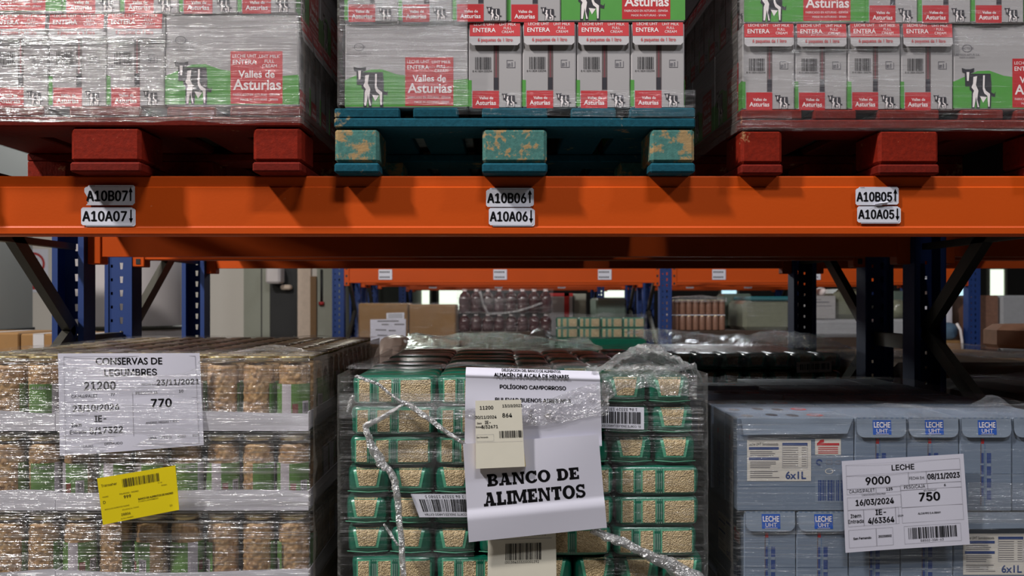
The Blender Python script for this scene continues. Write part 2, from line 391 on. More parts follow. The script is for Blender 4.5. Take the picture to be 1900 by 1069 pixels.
b.build('wall_lamp', label='small beige lamp below the white box unit on the black panel', cat='lamp')
b = MB(); b.tube([(U(598, D), D-.05, V(500, D)), (U(598, D), D-.05, V(560, D))], .012, M['black_rubber']); b.tube([(U(598, D), D-.05, V(560, D)), (U(598, D), D-.05, V(566, D))], .03, M['sign_red'])
b.build('pull_cord', label='dark hanging cord with a red end by the brown door post', cat='cord')
# bright openings in the far wall
def window(n, px0, px1, py0, py1, m):
    d = 23.98; f = MB(); x0, x1, z0, z1 = U(px0, d), U(px1, d), V(py1, d), V(py0, d)
    for a in ((x0-.06, x0, z0-.06, z1+.06), (x1, x1+.06, z0-.06, z1+.06), (x0, x1, z1, z1+.06), (x0, x1, z0-.06, z0)): f.box(a[0], a[1], d-.06, d+.01, a[2], a[3], M['wall_grey'])
    o = f.build('window_%d' % n, kind='structure'); p = MB(); p.box(x0, x1, d-.01, d, z0, z1, m); p.build('pane', o)
window(1, 694, 722, 512, 575, M['daylight']); window(2, 726, 748, 512, 575, M['daylight']); window(3, 772, 797, 512, 575, M['daylight'])
window(4, 815, 858, 512, 575, M['daylight']); window(5, 1338, 1366, 525, 556, M['daylight_blue']); window(6, 1735, 1790, 500, 556, M['daylight_blue'])
window(7, 1835, 1862, 500, 560, M['daylight']); window(8, 1108, 1160, 538, 552, M['daylight'])

# ------------------------------------------------------------------ pallet racking
ZB0, ZB1 = EYE+.1465, EYE+.2816
def upright_mesh():
    b = MB(); H = 3.3; m = M['blue_paint']; t = .003; p = .05
    for y0, s in ((0, 1), (t, -1)):
        def q(x0, z0, x1, z1, xa=None, xb=None):
            v = [(x0, y0, z0), (x1, y0, z0), (xb if xb is not None else x1, y0, z1), (xa if xa is not None else x0, y0, z1)]
            b.add(v, [(0, 1, 2, 3)], m)
        for x0, x1 in ((-.05, -.029), (-.021, .002), (.018, .05)): q(x0, 0, x1, H)
        n = int(H/p)
        for i in range(n):
            z = i*p
            q(.002, z, .018, z+.013); q(.002, z+.037, .018, z+p)
            q(.002, z+.013, .0052, z+.037, .002, .0035); q(.0148, z+.013, .018, z+.037, .0165, .018)
            q(-.029, z, -.021, z+.019); q(-.029, z+.030, -.021, z+p)
    for s in (-1, 1):
        b.box(s*.05-t/2, s*.05+t/2, 0, .09, 0, H, m)
        b.box(min(s*.05, s*.033), max(s*.05, s*.033), .087, .09, 0, H, m)
        b.box(min(s*.05, s*.036), max(s*.05, s*.036), -.004, .0, 0, H, m)
    b.box(-.07, .07, -.03, .12, 0, .008, m)
    return b
UPM = upright_mesh().build('upright'); UPD = UPM.data; bpy.data.objects.remove(UPM)
def upright(parent, x, y, back):
    o = bpy.data.objects.new('upright', UPD); COL.objects.link(o); o.parent = parent
    o.location = (x, y, 0); o.rotation_euler.z = math.pi if back else 0
def load_beam(parent, x0, x1, y, back=False, drop=0):
    """rolled box beam; the stepped face looks towards -Y (or +Y when back)"""
    z0, z1 = ZB0-drop, ZB1-drop; s = -1 if back else 1; h = z1-z0
    prof = [(0, z0+.001), (-.002, z0+.004), (-.002, z0+.017), (.001, z0+.021), (.001, z1-.027), (.0055, z1-.024), (.0055, z1-.003), (.008, z1), (.05, z1), (.05, z0), (.004, z0)]
    prof = [(y+s*q, z) for q, z in prof]
    if back: prof = prof[::-1]
    b = MB(); b.extrude(prof[::-1], x0, x1, M['orange_paint']); o = b.build('load_beam', parent)
    for x, t in ((x0, 1), (x1, -1)):
        c = MB(); c.box(min(x, x+t*.045), max(x, x+t*.045), min(y-s*.006, y+s*.056), max(y-s*.006, y+s*.056), z0-.025, z1+.03, M['orange_paint'], .003)
        for k in (0, 1, 2): c.box(x+t*.014, x+t*.030, y-s*.006-.0015, y-s*.006+.0015, z0-.015+k*.065, z0+.005+k*.065, M['black_rubber'])
        c.build('connector', o)
def brace(parent, x, d0, z0, d1, z1, wd=.045):
    b = MB(); b.bar((x, d0, z0), (x, d1, z1), wd, .028, M['brace_grey']); b.build('brace', parent)
def frame(parent, x, d0, d1, mir=False):
    upright(parent, x, d0, False); upright(parent, x, d1, True)
    K = [(d0+.05, 1.02), (d1-.06, 1.55), (d0+.05, 2.23), (d1-.06, 3.0)] if not mir else [(d1-.06, .98), (d0+.05, 1.50), (d1-.06, 2.05), (d0+.05, 2.7)]
    for (a, za), (c, zc) in zip(K, K[1:]): brace(parent, x, a, za, c, zc)
    brace(parent, x, d0+.05, EYE+.175, d1-.06, EYE+.175, .02); brace(parent, x, d0+.05, .3, d1-.06, .3, .03)
XL, XR, XE = -1.396, 1.396, 4.19
def rack(label, d0, d1, xs, spacer=None, drop=0, mir=False):
    o = empty('pallet_rack', label=label, cat='pallet rack')
    for x in xs: frame(o, x, d0-.005, d1+.005, mir)
    for a, c in zip(xs, xs[1:]):
        load_beam(o, a+.05, c-.05, d0); load_beam(o, a+.05, c-.05, d1, True, drop)
    if spacer:
        for x in xs:
            for z in (EYE-.1415, .5):
                b = MB(); b.box(x-.02, x+.02, d1+.006, spacer-.006, z-.024, z+.024, M['brace_grey']); b.build('row_spacer', o)
    return o
rack('orange and blue pallet rack in front carrying the three loads of white milk cases', 2.17, 3.19, (XL, XR, XE), 3.52, .004)
rack('blue posted pallet rack standing back to back behind the front rack', 3.525, 4.46, (XL, XR, XE), mir=True)
rack('pallet rack across the next aisle with small white stickers on its orange beam', 8.2, 9.22, (-1.375, 1.424, 4.06), 9.5)
rack('pallet rack backing on to the one across the next aisle', 9.5, 10.5, (-1.375, 1.424, 4.06))
rack('farthest pallet rack, a thin orange beam with tiny stickers in the distance', 13.5, 14.5, (-1.36, 1.43, 4.21))

# ------------------------------------------------------------------ wooden pallets
def make_pallet(bl, bd, label):
    o = empty('wooden_pallet', label=label, cat='pallet')
    r = random.Random(hash(label) % 97)
    xs = [(-.4, -.255), (-.225, -.125), (-.0725, .0725), (.125, .225), (.255, .4)]
    for x0, x1 in xs:
        b = MB(); b.box(x0, x1, r.uniform(-.002, .004), 1.2, .122, .144, bd, .003); b.build('deck_board', o)
    for y in (0, .5275, 1.055):
        b = MB(); b.box(-.4, .4, y, y+.145, .100, .1215, bd, .003); b.build('stringer_board', o)
    for x0, x1 in ((-.4, -.3), (-.0725, .0725), (.3, .4)):
        for y in (.002, .5275, 1.053):
            b = MB(); b.box(x0+.001, x1-.001, y, y+.145, .0225, .0995, bl, .007 if y < .1 else .002); b.build('block', o)
        b = MB(); b.box(x0, x1, 0, 1.2, 0, .022, bd if bd is not M['raw_wood'] else bl, .004); b.build('runner_board', o)
    return o
ZT = ZB1
pl = make_pallet(M['red_block'], M['red_board'], 'red painted wooden pallet overhanging the orange beam under the left milk load')
pl.location = (-.8665, 2.11, ZT+.0005); pl.scale = (1.078, 1, 1)
pc = make_pallet(M['blue_block'], M['blue_board'], 'chipped blue painted wooden pallet on the orange beam under the middle milk load')
pc.location = (.0346, 2.125, ZT+.0005)
pr = make_pallet(M['red_block'], M['red_board'], 'red painted wooden pallet with a worn corner under the right milk load')
pr.location = (.917, 2.145, ZT+.0005); pr.scale = (.94, 1, 1)

# ------------------------------------------------------------------ white milk cases
CW, CN, CH = .275, .1205, .19
def cow(b, f, a, z, w, h, m='cow_dark'):
    k, wh = M[m], M['white_ink']
    def pg(pts, mt, off): b.poly(f, [(a+x*w, z+y*h) for x, y in pts], mt, off)
    pg([(.30,.86),(.92,.86),(.95,.60),(.93,0),(.83,0),(.82,.30),(.60,.26),(.57,0),(.47,0),(.46,.22),(.41,0),(.31,0),(.32,.42),(.26,.46),(.24,.62)], k, .0006)
    pg([(.37,.78),(.49,.80),(.45,.58),(.53,.44),(.49,.22),(.555,.03),(.505,.03),(.455,.30),(.40,.03),(.345,.03),(.355,.36),(.39,.44),(.31,.52),(.36,.62)], wh, .0008)
    pg([(.68,.82),(.735,.82),(.725,.52),(.765,.44),(.90,.36),(.885,.04),(.845,.04),(.815,.31),(.72,.37),(.67,.48)], wh, .0008)
    pg([(.58,.30),(.80,.28),(.68,.14)], wh, .0008)
    pg([(0,1),(.13,.97),(.27,.97),(.40,1),(.38,.90),(.29,.88),(.28,.55),(.11,.55),(.10,.88),(.02,.90)], k, .0009)
    pg([(.15,.90),(.24,.90),(.22,.68),(.165,.68)], wh, .0011)
    pg([(.93,.40),(1.04,.36),(1.08,.42),(1.06,.28),(.95,.30)], k, .0006)
def brand_square(b, f, x0, y0, x1, y1, big):
    w, h = x1-x0, y1-y0; b.rect(f, x0, y0, x1, y1, M['red_ink'], .0005); W = M['white_ink']
    if big:
        b.text(f, 'LECHE UHT', x0+w*.27, y0+h*.88, h*.06, W); b.text(f, 'ENTERA', x0+w*.27, y0+h*.75, h*.085, W, bold=.01)
        for i, t in enumerate(('UHT MILK', 'FULL', 'CREAM')): b.text(f, t, x0+w*.75, y0+h*(.87-.09*i), h*.06, W)
        b.text(f, 'Valles de', x0+w*.50, y0+h*.50, h*.13, W, bold=.02); b.text(f, 'Asturias', x0+w*.51, y0+h*.27, h*.19, W, bold=.02, wmax=w*.92)
        b.text(f, 'FABRICADO EN ASTURIAS - ESPAÑA', x0+w*.5, y0+h*.15, h*.045, W, wmax=w*.9); b.text(f, 'MADE IN ASTURIAS - SPAIN', x0+w*.55, y0+h*.06, h*.04, W)
    else:
        b.text(f, 'Valles de', x0+w*.52, y0+h*.52, h*.15, W, bold=.02); b.text(f, 'Asturias', x0+w*.5, y0+h*.20, h*.24, W, bold=.02, wmax=w*.9)
def decal_wide(b, f, w, h):
    g = [(0, .004), (w, .004), (w, .36*h)]; g += [(w*(.97-.03*i), h*(.355-.004*i)) for i in range(4)]
    g = [(0, .004), (w, .004), (w, h*.345), (w*.83, h*.325), (w*.42, h*.40), (w*.30, h*.46), (w*.2, h*.455), (w*.08, h*.38), (0, h*.33)]
    b.poly(f, g, M['green_ink'], .0003)
    cow(b, f, w*.07, h*.02, w*.26, h*.47)
    brand_square(b, f, w*.49, h*.03, w*.88, h*.60, True)
    for i in range(16):
        t0, t1 = 2*math.pi*i/16, 2*math.pi*(i+1)/16
        e = lambda t, s: (w*.115+w*.042*s*math.cos(t), h*.72+h*.045*s*math.sin(t))
        b.poly(f, [e(t0, 1), e(t1, 1), e(t1, .86), e(t0, .86)], M['grey_ink'])
    b.text(f, 'LACTEOS', w*.115, h*.71, h*.025, M['grey_ink']); b.text(f, 'LACTEOS ASTUR S.A.', w*.115, h*.635, h*.022, M['grey_ink']); b.text(f, 'MADE IN SPAIN', w*.115, h*.605, h*.018, M['grey_ink'])
def decal_narrow(b, f, w, h):
    b.rect(f, w*.47, h*.21, w*.57, h*.84, M['slot_dark'], .0002); b.rect(f, w*.505, h*.36, w*.53, h*.80, M['slot_red'], .0003); b.rect(f, w*.475, h*.22, w*.56, h*.36, M['cow_dark'], .0003)
    b.rect(f, 0, .004, w*.065, h*.33, M['green_ink'], .0003)
    b.barcode(f, w*.13, h*.455, w*.42, h*.60, M['black_ink'], 24, 5); b.text(f, '8 411834 030294', w*.26, h*.425, h*.022, M['black_ink'])
    f2 = lambda x0, y0, x1, y1: b.rect(f, w*x0, h*y0, w*x1, h*y1, M['grey_ink'])
    for q in ((.71,.475,.72,.565), (.86,.475,.87,.55), (.71,.475,.87,.481), (.71,.56,.83,.566), (.73,.49,.76,.52), (.77,.49,.78,.525), (.80,.49,.82,.54), (.73,.52,.78,.527)): f2(*q)
    brand_square(b, f, w*.08, h*.0, w*.57, h*.205, False)
    cow(b, f, w*.62, h*.01, w*.26, h*.165)
def flap(f, w, h, parent):
    b = MB(); lift = lambda t: .0015+.006*t
    z0, z1 = h*.73, h*1.0; x0, x1 = w*.03, w*.96; n = 5
    g = lambda a, z, off: f(a, z, lift((z1-z)/(z1-z0))+off)
    def sheet(za, zb, m, off, rnd=0):
        b.poly(g, [(x0, zb), (x0, za+rnd), (x0+rnd, za), (x1-rnd, za), (x1, za+rnd), (x1, zb)], m, off)
    sheet(z0, z1, M['card_flap'], 0, .006); sheet(z0, z1, M['card_flap'], .0012, .006); sheet(h*.838, z1, M['red_ink'], .0016)
    b.poly(g, [(x0+.006, z0), (x1-.006, z0)]+[(x1-.006, z0), (x0+.006, z0)], M['card_flap'], .0006)
    T = lambda *a, **k: b.text(g, *a, off=.0021, **k)
    T('LECHE UHT', w*.30, h*.965, h*.032, M['white_ink']); T('ENTERA', w*.30, h*.885, h*.05, M['white_ink'], bold=.01)
    for i, t in enumerate(('UHT MILK', 'FULL', 'CREAM')): T(t, w*.73, h*(.963-.045*i), h*.03, M['white_ink'])
    T('6 paquetes de 1 litro', w*.5, h*.775, h*.04, M['red_ink'], bold=.012, wmax=w*.64)
    b.build('tear_flap', parent)
def case_faces(w, d):
    return (lambda a, z, o: (a-w/2, -o, z)), (lambda a, z, o: (w/2+o, a, z)), (lambda a, z, o: (-w/2-o, d-a, z))
def make_case(wide):
    w, d = (CW, CN) if wide else (CN, CW)
    b = MB(); b.box(-w/2+.0008, w/2-.0008, 0, d-.001, 0, CH-.001, M['white_card'], .0025); fr, ri, le = case_faces(w, d)
    if wide: decal_wide(b, fr, w, CH); decal_narrow(b, ri, d, CH); decal_narrow(b, le, d, CH)
    else: decal_narrow(b, fr, w, CH); decal_wide(b, ri, d, CH); decal_wide(b, le, d, CH)
    o = b.build('milk_case')
    if wide: flap(ri, d, CH, o); flap(le, d, CH, o)
    else: flap(fr, w, CH, o)
    return o
ST = {}
def case_layer(x0, y0, z0, pattern, sc, what, side_label):
    """pattern of 'w' wide and 'n' narrow ended cases from left to right; the same columns repeat behind at the two outer ends"""
    x = x0; nn = nw = 0; edge = []
    tot = {'n': pattern.count('n')}
    for i, c in enumerate(pattern):
        wd = (CW if c == 'w' else CN)*sc[0]
        if c == 'w': lab = 'wide faced white milk case, '+what
        else: lab = 'narrow white milk case, %s from the left, %s' % (ORD[nn], what); nn += 1
        tag_kw = dict(label=lab, cat='milk case', group='white milk cases '+what)
        if U(-40, y0) < x+wd and x < U(1940, y0):
            o = first_or_dup(ST, 'case_'+c, lambda: make_case(c == 'w'), (x+wd/2, y0+R.uniform(0, .004), z0), R.uniform(-.008, .008), **tag_kw); o.scale = sc
        if i in (0, len(pattern)-1) and U(-40, y0+.3) < x+wd: edge.append((c, x+wd/2))
        x += wd
    for c, xc in edge:
        for k in range(1, 4 if c == 'n' else 9):
            o = first_or_dup(ST, 'case_'+c, None, (xc, y0+(.2785*sc[1] if c == 'n' else .1225*sc[1])*k, z0), 0,
                label='white milk case behind the front row in '+side_label, cat='milk case', group='white milk cases inside '+side_label)
            o.scale = sc
loads = [('the left load', 2.116, U(553, 2.11)-(CW+4*CN)*1.07, ('nnnnw', 'wnnnn'), (1.07, 1.06, 1.07), -.005),
         ('the middle load', 2.133, U(638, 2.125), ('wnnnn', 'nnnnw'), (1, 1, 1), 0),
         ('the right load', 2.153, U(1379, 2.145), ('nnnnw', 'wnnnn'), (.985, 1, 1.015), .004)]
for nm, y0, x0, (p1, p2), sc, sh in loads:
    z = ZT+.1455
    case_layer(x0, y0, z, p1, sc, 'lower row of '+nm, nm)
    case_layer(x0+sh, y0-.004, z+CH*sc[2]+.001, p2, sc, 'upper row of '+nm, nm)
    # the rest of the load, above the picture
    b = MB(); wtot = (CW+4*CN)*sc[0]; zz = z+2*CH*sc[2]+.002
    for k in range(3): b.box(x0, x0+wtot, y0, y0+1.15, zz+k*.19, zz+k*.19+.186, M['white_card'], .004)
    b.build('milk_case_tier', label='upper tiers of white milk cases above '+nm, cat='milk case tier', kind='stuff')
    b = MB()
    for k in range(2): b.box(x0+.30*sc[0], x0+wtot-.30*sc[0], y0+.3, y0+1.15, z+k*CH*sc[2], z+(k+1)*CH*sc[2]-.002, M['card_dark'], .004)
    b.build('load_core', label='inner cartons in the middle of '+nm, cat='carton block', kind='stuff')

# ------------------------------------------------------------------ stretch film
def film(name, path, zlo, zhi, mats, nz=24, step=.02, amp=.004, freq=9, seed=0, parent=None, flare=None, **kw):
    """a sheet wound round a load: path is a list of (x, y), outside on its right-hand side; mats one per stretch of the path"""
    b = MB(); s0 = 0; rows = []; total = sum(math.dist(a, c) for a, c in zip(path, path[1:]))
    for k, (a, c) in enumerate(zip(path, path[1:])):
        L = math.dist(a, c); n = max(1, int(L/step)); tx, ty = (c[0]-a[0])/L, (c[1]-a[1])/L
        def f(u, v):
            s = s0+u*L; z = zlo(s)+(zhi(s)-zlo(s))*v
            q = noise.noise(Vector((s*freq*.35, z*freq*3, seed)))*amp+noise.noise(Vector((s*2, z*4, seed+9)))*amp
            e = min(u, 1-u)*L
            q *= min(1, .15+e/.06)
            if flare: q += flare(s, v)
            return (a[0]+tx*u*L+ty*q, a[1]+ty*u*L-tx*q, z)
        b.grid(f, n, nz, mats[k % len(mats)]); s0 += L
    return b.build(name, parent, **kw)
cst = lambda v: (lambda s: v)
rag = lambda v, a, k=0: (lambda s: v+a*noise.noise(Vector((s*7, k, 3))))
# left load: from beyond the frame round the right front corner
xr = U(553, 2.11)+.012
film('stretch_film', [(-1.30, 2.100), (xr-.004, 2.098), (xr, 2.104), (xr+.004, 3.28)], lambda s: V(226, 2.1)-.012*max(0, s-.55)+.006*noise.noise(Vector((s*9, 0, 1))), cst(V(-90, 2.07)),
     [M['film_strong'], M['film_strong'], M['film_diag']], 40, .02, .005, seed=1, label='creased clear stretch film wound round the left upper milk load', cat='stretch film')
# middle load: over the left column, then a drawn band round the foot of the load
xm = U(638, 2.125)
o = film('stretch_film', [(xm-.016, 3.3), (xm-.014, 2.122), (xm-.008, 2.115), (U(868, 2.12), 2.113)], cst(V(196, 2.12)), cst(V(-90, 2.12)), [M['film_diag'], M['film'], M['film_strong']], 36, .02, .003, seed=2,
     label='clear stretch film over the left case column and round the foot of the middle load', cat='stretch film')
film('film_band', [(U(845, 2.11), 2.112), (U(1290, 2.11), 2.108)], lambda s: V(196, 2.11)-.018-.02*s, lambda s: V(166, 2.11)-.002*s, [M['film_light']], 14, .02, .003, seed=5, parent=o)
# right load
xq = U(1379, 2.145)
film('stretch_film', [(xq-.03, 3.3), (xq-.014, 2.142), (xq-.006, 2.134), (U(1470, 2.13), 2.132), (1.33, 2.132)], lambda s: V(243, 2.13) + (0 if s > 1.2 else -.0), cst(V(-90, 2.13)),
     [M['film_diag'], M['film_light'], M['film_light'], M['film']], 40, .02, .004, seed=3, label='clear stretch film round the right upper milk load and its red pallet deck', cat='stretch film')

# ------------------------------------------------------------------ stickers on the beams
def sticker(px0, px1, py0, py1, text, up, label, d=2.1675, tear=0):
    w = U(px1, d)-U(px0, d); h = V(py0, d)-V(py1, d); o = empty('location_sticker', P(px0, py1, d), label=label, cat='sticker', group='location stickers on the front beam')
    f = lambda a, z, off: (a, -off-.0008, z)
    b = MB(); r = .0035
    def rnd(x0, z0, x1, z1): return [(x0+r, z0), (x1-r, z0), (x1, z0+r), (x1, z1-r), (x1-r, z1), (x0+r, z1), (x0, z1-r), (x0, z0+r)]
    b.poly(f, rnd(w*.06, -h*.06 if not up else h*.04, w*1.04, h*1.1 if up else h*.94), M['sticker'], 0)
    if up: b.text(f, '10A02', w*.17, h*1.02, h*.07, M['grey_ink'], off=.0002)
    b.build('old_sticker', o)
    b = MB(); b.sans = True; pts = rnd(0, 0, w, h)
    if tear == 1: pts = [(r, 0), (w, 0), (w, h), (r, h), (0, h-r), (0, h*.72), (w*.05, h*.5), (w*.10, h*.18)]
    if tear == 2: pts = [(r, 0), (w*.62, 0), (w*.72, h*.06), (w*.8, h*.18), (w*.88, h*.2), (w*.94, h*.42), (w*.9, h*.7), (w*.75, h), (r, h), (0, h-r), (0, r)]
    b.poly(f, pts, M['sticker'], .0006); b.text(f, text, w*.03 if tear != 1 else w*.05, h*.24, h*.54, M['black_ink'], al='l', bold=.03, off=.0011, wmax=w*.84)
    x = w*.955; s = 1 if up else -1; zc = h*.55
    b.rect(f, x-.0016, zc-h*.32, x+.0016, zc+h*.32, M['black_ink'], .0011); b.poly(f, [(x-.0045, zc+s*h*.16), (x+.0045, zc+s*h*.16), (x, zc+s*h*.44)][::s], M['black_ink'], .0011)
    b.build('printed_sticker', o)
    if tear == 2:
        b = MB(); g = lambda u, v: (w*(.45+.3*u), -.002-.006*math.sin(v*2.4), h*(.02+.16*v*(.4+u)))
        b.grid(g, 6, 5, M['sticker']); b.build('torn_curl', o)
for x0, x1, y0, y1, t, up, tr, wh in ((157, 247, 347, 381, 'A10B07', 1, 1, 'left'), (151, 248, 385, 418, 'A10A07', 0, 0, 'left'), (902, 987, 352, 384, 'A10B06', 1, 0, 'middle'), (907, 989, 386, 418, 'A10A06', 0, 0, 'middle'),
                                  (1587, 1664, 350, 381, 'A10B05', 1, 2, 'right'), (1590, 1668, 383, 413, 'A10A05', 0, 0, 'right')):
    sticker(x0, x1, y0, y1, t, bool(up), 'white sticker reading %s with %s arrow on the orange beam' % (t, 'an up' if up else 'a down'), tear=tr)
for i, px in enumerate((715, 928, 1122, 1334, 1510, 1720)):
    d = 8.196; b = MB(); w, h = 25*d/F, 19*d/F; f = lambda a, z, off: (a-w/2, -off-.0006, z)
    b.rect(f, 0, 0, w, h, M['sticker'], 0)
    for z in (h*.16, h*.66):
        for k in range(6): b.rect(f, w*(.08+.13*k), z, w*(.16+.13*k), z+h*.16, M['black_ink'])
    b.build('beam_sticker', loc=P(px, 519, d), label='small white two line sticker on the beam across the aisle, %s from the left' % ORD[i], cat='sticker', group='stickers on the beam across the aisle')
for i, px in enumerate((803, 925, 1042, 1280, 1388)):
    d = 13.496; b = MB(); w, h = 14*d/F, 6*d/F; f = lambda a, z, off: (a-w/2, -off-.0006, z)
    b.rect(f, 0, 0, w, h, M['sticker'], 0); b.rect(f, w*.1, h*.3, w*.9, h*.7, M['grey_ink'])
    b.build('beam_sticker', loc=P(px, 535, d), label='tiny pale sticker on the farthest orange beam, %s from the left' % ORD[i], cat='sticker', group='stickers on the farthest beam')
# ------------------------------------------------------------------ bean jars on white trays (lower left)
def jar_model(k):
    r, h = .0372, .163
    b = MB(); b.lathe([(.0, 0), (r*.9, 0), (r, .006), (r, h*.80), (r*.96, h*.86), (r*.82, h*.91), (r*.82, h*.955)], M['glass'], 22); o = b.build('bean_jar')
    rr = random.Random(k); seeds = []
    def wob(a, z):
        p = Vector((math.cos(a)*r, math.sin(a)*r, z))*105; return noise.cell(Vector((0, 0, 0)))*0+(.0016-.0055*min(.9, noise.voronoi(Vector((p.x, p.y, p.z*.8+k*9)))[0][0]))
    b = MB(); prof = [(.01, .004), (r*.92, .005)]+[(r*.93, .005+i*.0021) for i in range(1, 64)]+[(r*.80, .143), (.01, .146)]
    b.lathe(prof, M['beans'], 96, wob=wob); b.build('beans', o)
    b = MB(); b.lathe([(r*.86, h*.925), (r*.90, h*.93), (r*.90, h*.99), (r*.86, h), (0, h)], M['lid_gold'], 26); b.build('lid', o)
    b = MB(); rl = r+.0006; n = 20; a0 = -2.3; a1 = 1.1
    def f(a, z, off): t = a0+a/rl; return ((rl+off)*math.cos(t-math.pi/2), (rl+off)*math.sin(t-math.pi/2), z)
    L = (a1-a0)*rl; z0, z1 = h*.14, h*.62
    b.strip(f, 0, z0, L*.42, z1, M['jar_green'], n=9, off=0); b.strip(f, L*.42, z0, L*.60, z1, M['jar_pale'], n=4, off=0); b.strip(f, L*.60, z0, L, z1, M['jar_green'], n=9, off=0)
    b.text(f, 'ALUBIAS', L*.22, z1-.012, .007, M['jar_pale'], off=.0004); b.strip(f, L*.62, z0+.012, L*.72, z0+.034, M['jar_red'], n=3, off=.0004)
    b.strip(f, L*.80, z0+.012, L*.94, z0+.040, M['jar_pale'], n=4, off=.0004); b.barcode(f, L*.82, z0+.015, L*.92, z0+.036, M['black_ink'], 9, k, off=.0007)
    b.build('paper_label', o)
    return o
JX = U(572, 2.145); JY = 2.148; JP = .081
TZ = [1.357, 1.179, 1.001]
JM = [jar_model(1), jar_model(2)]; 
for j in JM: PROTO[j.name] = [(c, kids(c)) for c in kids(j)]
used = [False, False]
def place_jar(x, y, z, rz, label, group):
    k = R.randrange(2)
    if not used[k]:
        used[k] = True; o = JM[k]; o.location = (x, y, z); o.rotation_euler.z = rz; return tag(o, label, 'jar', group)
    return dup(JM[k], (x, y, z), rz, label, group, 'jar')
ROWN = ['in the top tier', 'in the middle tier', 'in the bottom tier']
ANG = {(0,0): .3, (0,1): 3.2, (0,2): 3.5, (1,0): .2, (1,1): 2.2, (1,2): .4, (2,0): -1.7, (2,1): 3.3, (2,2): -1.5, (2,3): 1.2, (2,4): -.9, (2,5): 3.0, (2,6): .5, (2,7): 3.2, (0,8): 3.3, (0,9): 2.9, (1,8): 3.2, (1,7): 1.8}
for t, tz in enumerate(TZ):
    for i in range(10):
        for j in range(14):
            if not (j == 0 or i == 0 or t == 0): continue
            x = JX-.0405-JP*i; y = JY+.0395+JP*j
            if t == 0 and j >= 1 and i >= 1: lab, g = 'bean jar under the film behind the front row of the top tier', 'bean jars inside the top tier'
            elif j >= 1: lab, g = 'bean jar behind the corner jar in the shaded right side, %s' % ROWN[t], 'bean jars along the shaded side '+ROWN[t]
            else: lab, g = 'bean jar in the front row, %s from the right %s' % (ORD[i], ROWN[t]), 'bean jars in the front rows'
            rz = ANG.get((t, i), R.uniform(0, 6.28)) if j == 0 else R.uniform(0, 6.28)
            place_jar(x+R.uniform(-.001, .001), y, tz+.0035, rz, lab, g)
def tray(x0, x1, y0, y1, z, label, bow=0):
    b = MB(); m = M['tray_white']; h = .043
    b.box(x0, x1, y0, y1, z, z+.003, m)
    n = 14
    for q, y in ((-1, y0), (1, y1)):
        g0 = lambda u, v: (x0+(x1-x0)*u, y-.004*math.sin(u*3.1)*v*bow*(-q), z+h*v+.004*math.sin(u*5+z*9)*v); b.grid(g0, n, 2, m, False)
        g1 = lambda u, v: (x0+(x1-x0)*u, y+.002-.004*math.sin(u*3.1)*v*bow*(-q), z+h*v+.004*math.sin(u*5+z*9)*v); b.grid(g1, n, 2, m, False)
    for x in (x0, x1-.002): b.box(x, x+.002, y0, y1, z, z+h, m)
    return b.build('cardboard_tray', label=label, cat='tray', group='white trays of the jar load')
for t, z in enumerate(TZ):
    s = JX-.567
    for xa, xb, nm in ((s+.0005, JX, 'right'), (JX-.811, s-.0005, 'left')):
        for ya, yb, dn in ((JY, JY+.567, 'front'), (JY+.568, JY+1.135, 'back')):
            tray(xa, xb, ya, yb, z, 'white tray under the %s tier of bean jars, %s %s one' % (('top', 'middle', 'bottom')[t], dn, nm), 1)
b = MB()
for k in range(5): b.box(JX-.805, JX-.004, JY+.004, JY+1.13, .146+k*.17, .146+k*.17+.168, M['card_brown'], .003)
b.build('load_core', label='lower tiers of the jar load below the picture', cat='carton block', kind='stuff')
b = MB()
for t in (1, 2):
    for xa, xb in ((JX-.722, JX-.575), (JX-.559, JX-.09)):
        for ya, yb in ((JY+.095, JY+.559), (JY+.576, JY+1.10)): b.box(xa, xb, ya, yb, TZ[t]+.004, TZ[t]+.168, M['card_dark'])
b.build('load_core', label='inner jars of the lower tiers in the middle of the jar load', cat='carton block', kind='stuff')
def floor_pallet(x, y, label, sx=1):
    p = make_pallet(M['raw_wood'], M['raw_wood'], label); p.location = (x, y, .0005); p.scale = (sx, 1, 1); return p
floor_pallet(JX-.405, 2.15, 'bare wooden floor pallet under the jar load below the picture', 1.01)
# film over the jars: sides, and a loose sheet across the top
zt = TZ[0]+.168
o = film('stretch_film', [(JX-.835, 2.138), (JX+.006, 2.136), (JX+.012, 2.142), (JX+.016, JY+1.15)], cst(.9), lambda s: zt-.004+.004*noise.noise(Vector((s*6, 0, 8))), [M['film_jar'], M['film'], M['film_shaded']], 60, .02, .005, seed=11,
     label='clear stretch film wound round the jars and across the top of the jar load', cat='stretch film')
b = MB()
def ftop(u, v):
    x = JX-.83+.84*u; y = 2.14+1.15*v; q = noise.noise(Vector((x*9, y*5, 2)))*.006
    bump = .020*math.exp(-((x-(JX-.085))/.075)**2-((y-2.19)/.05)**2)+.014*math.exp(-((x-(JX-.66))/.05)**2-((y-2.17)/.03)**2)
    e = min(1, min(v, 1-v, u+.02, 1-u)/.04); return (x, y, zt+(.004+q+bump)*e)
b.grid(ftop, 42, 40, M['film_top']); b.build('film_top', o)
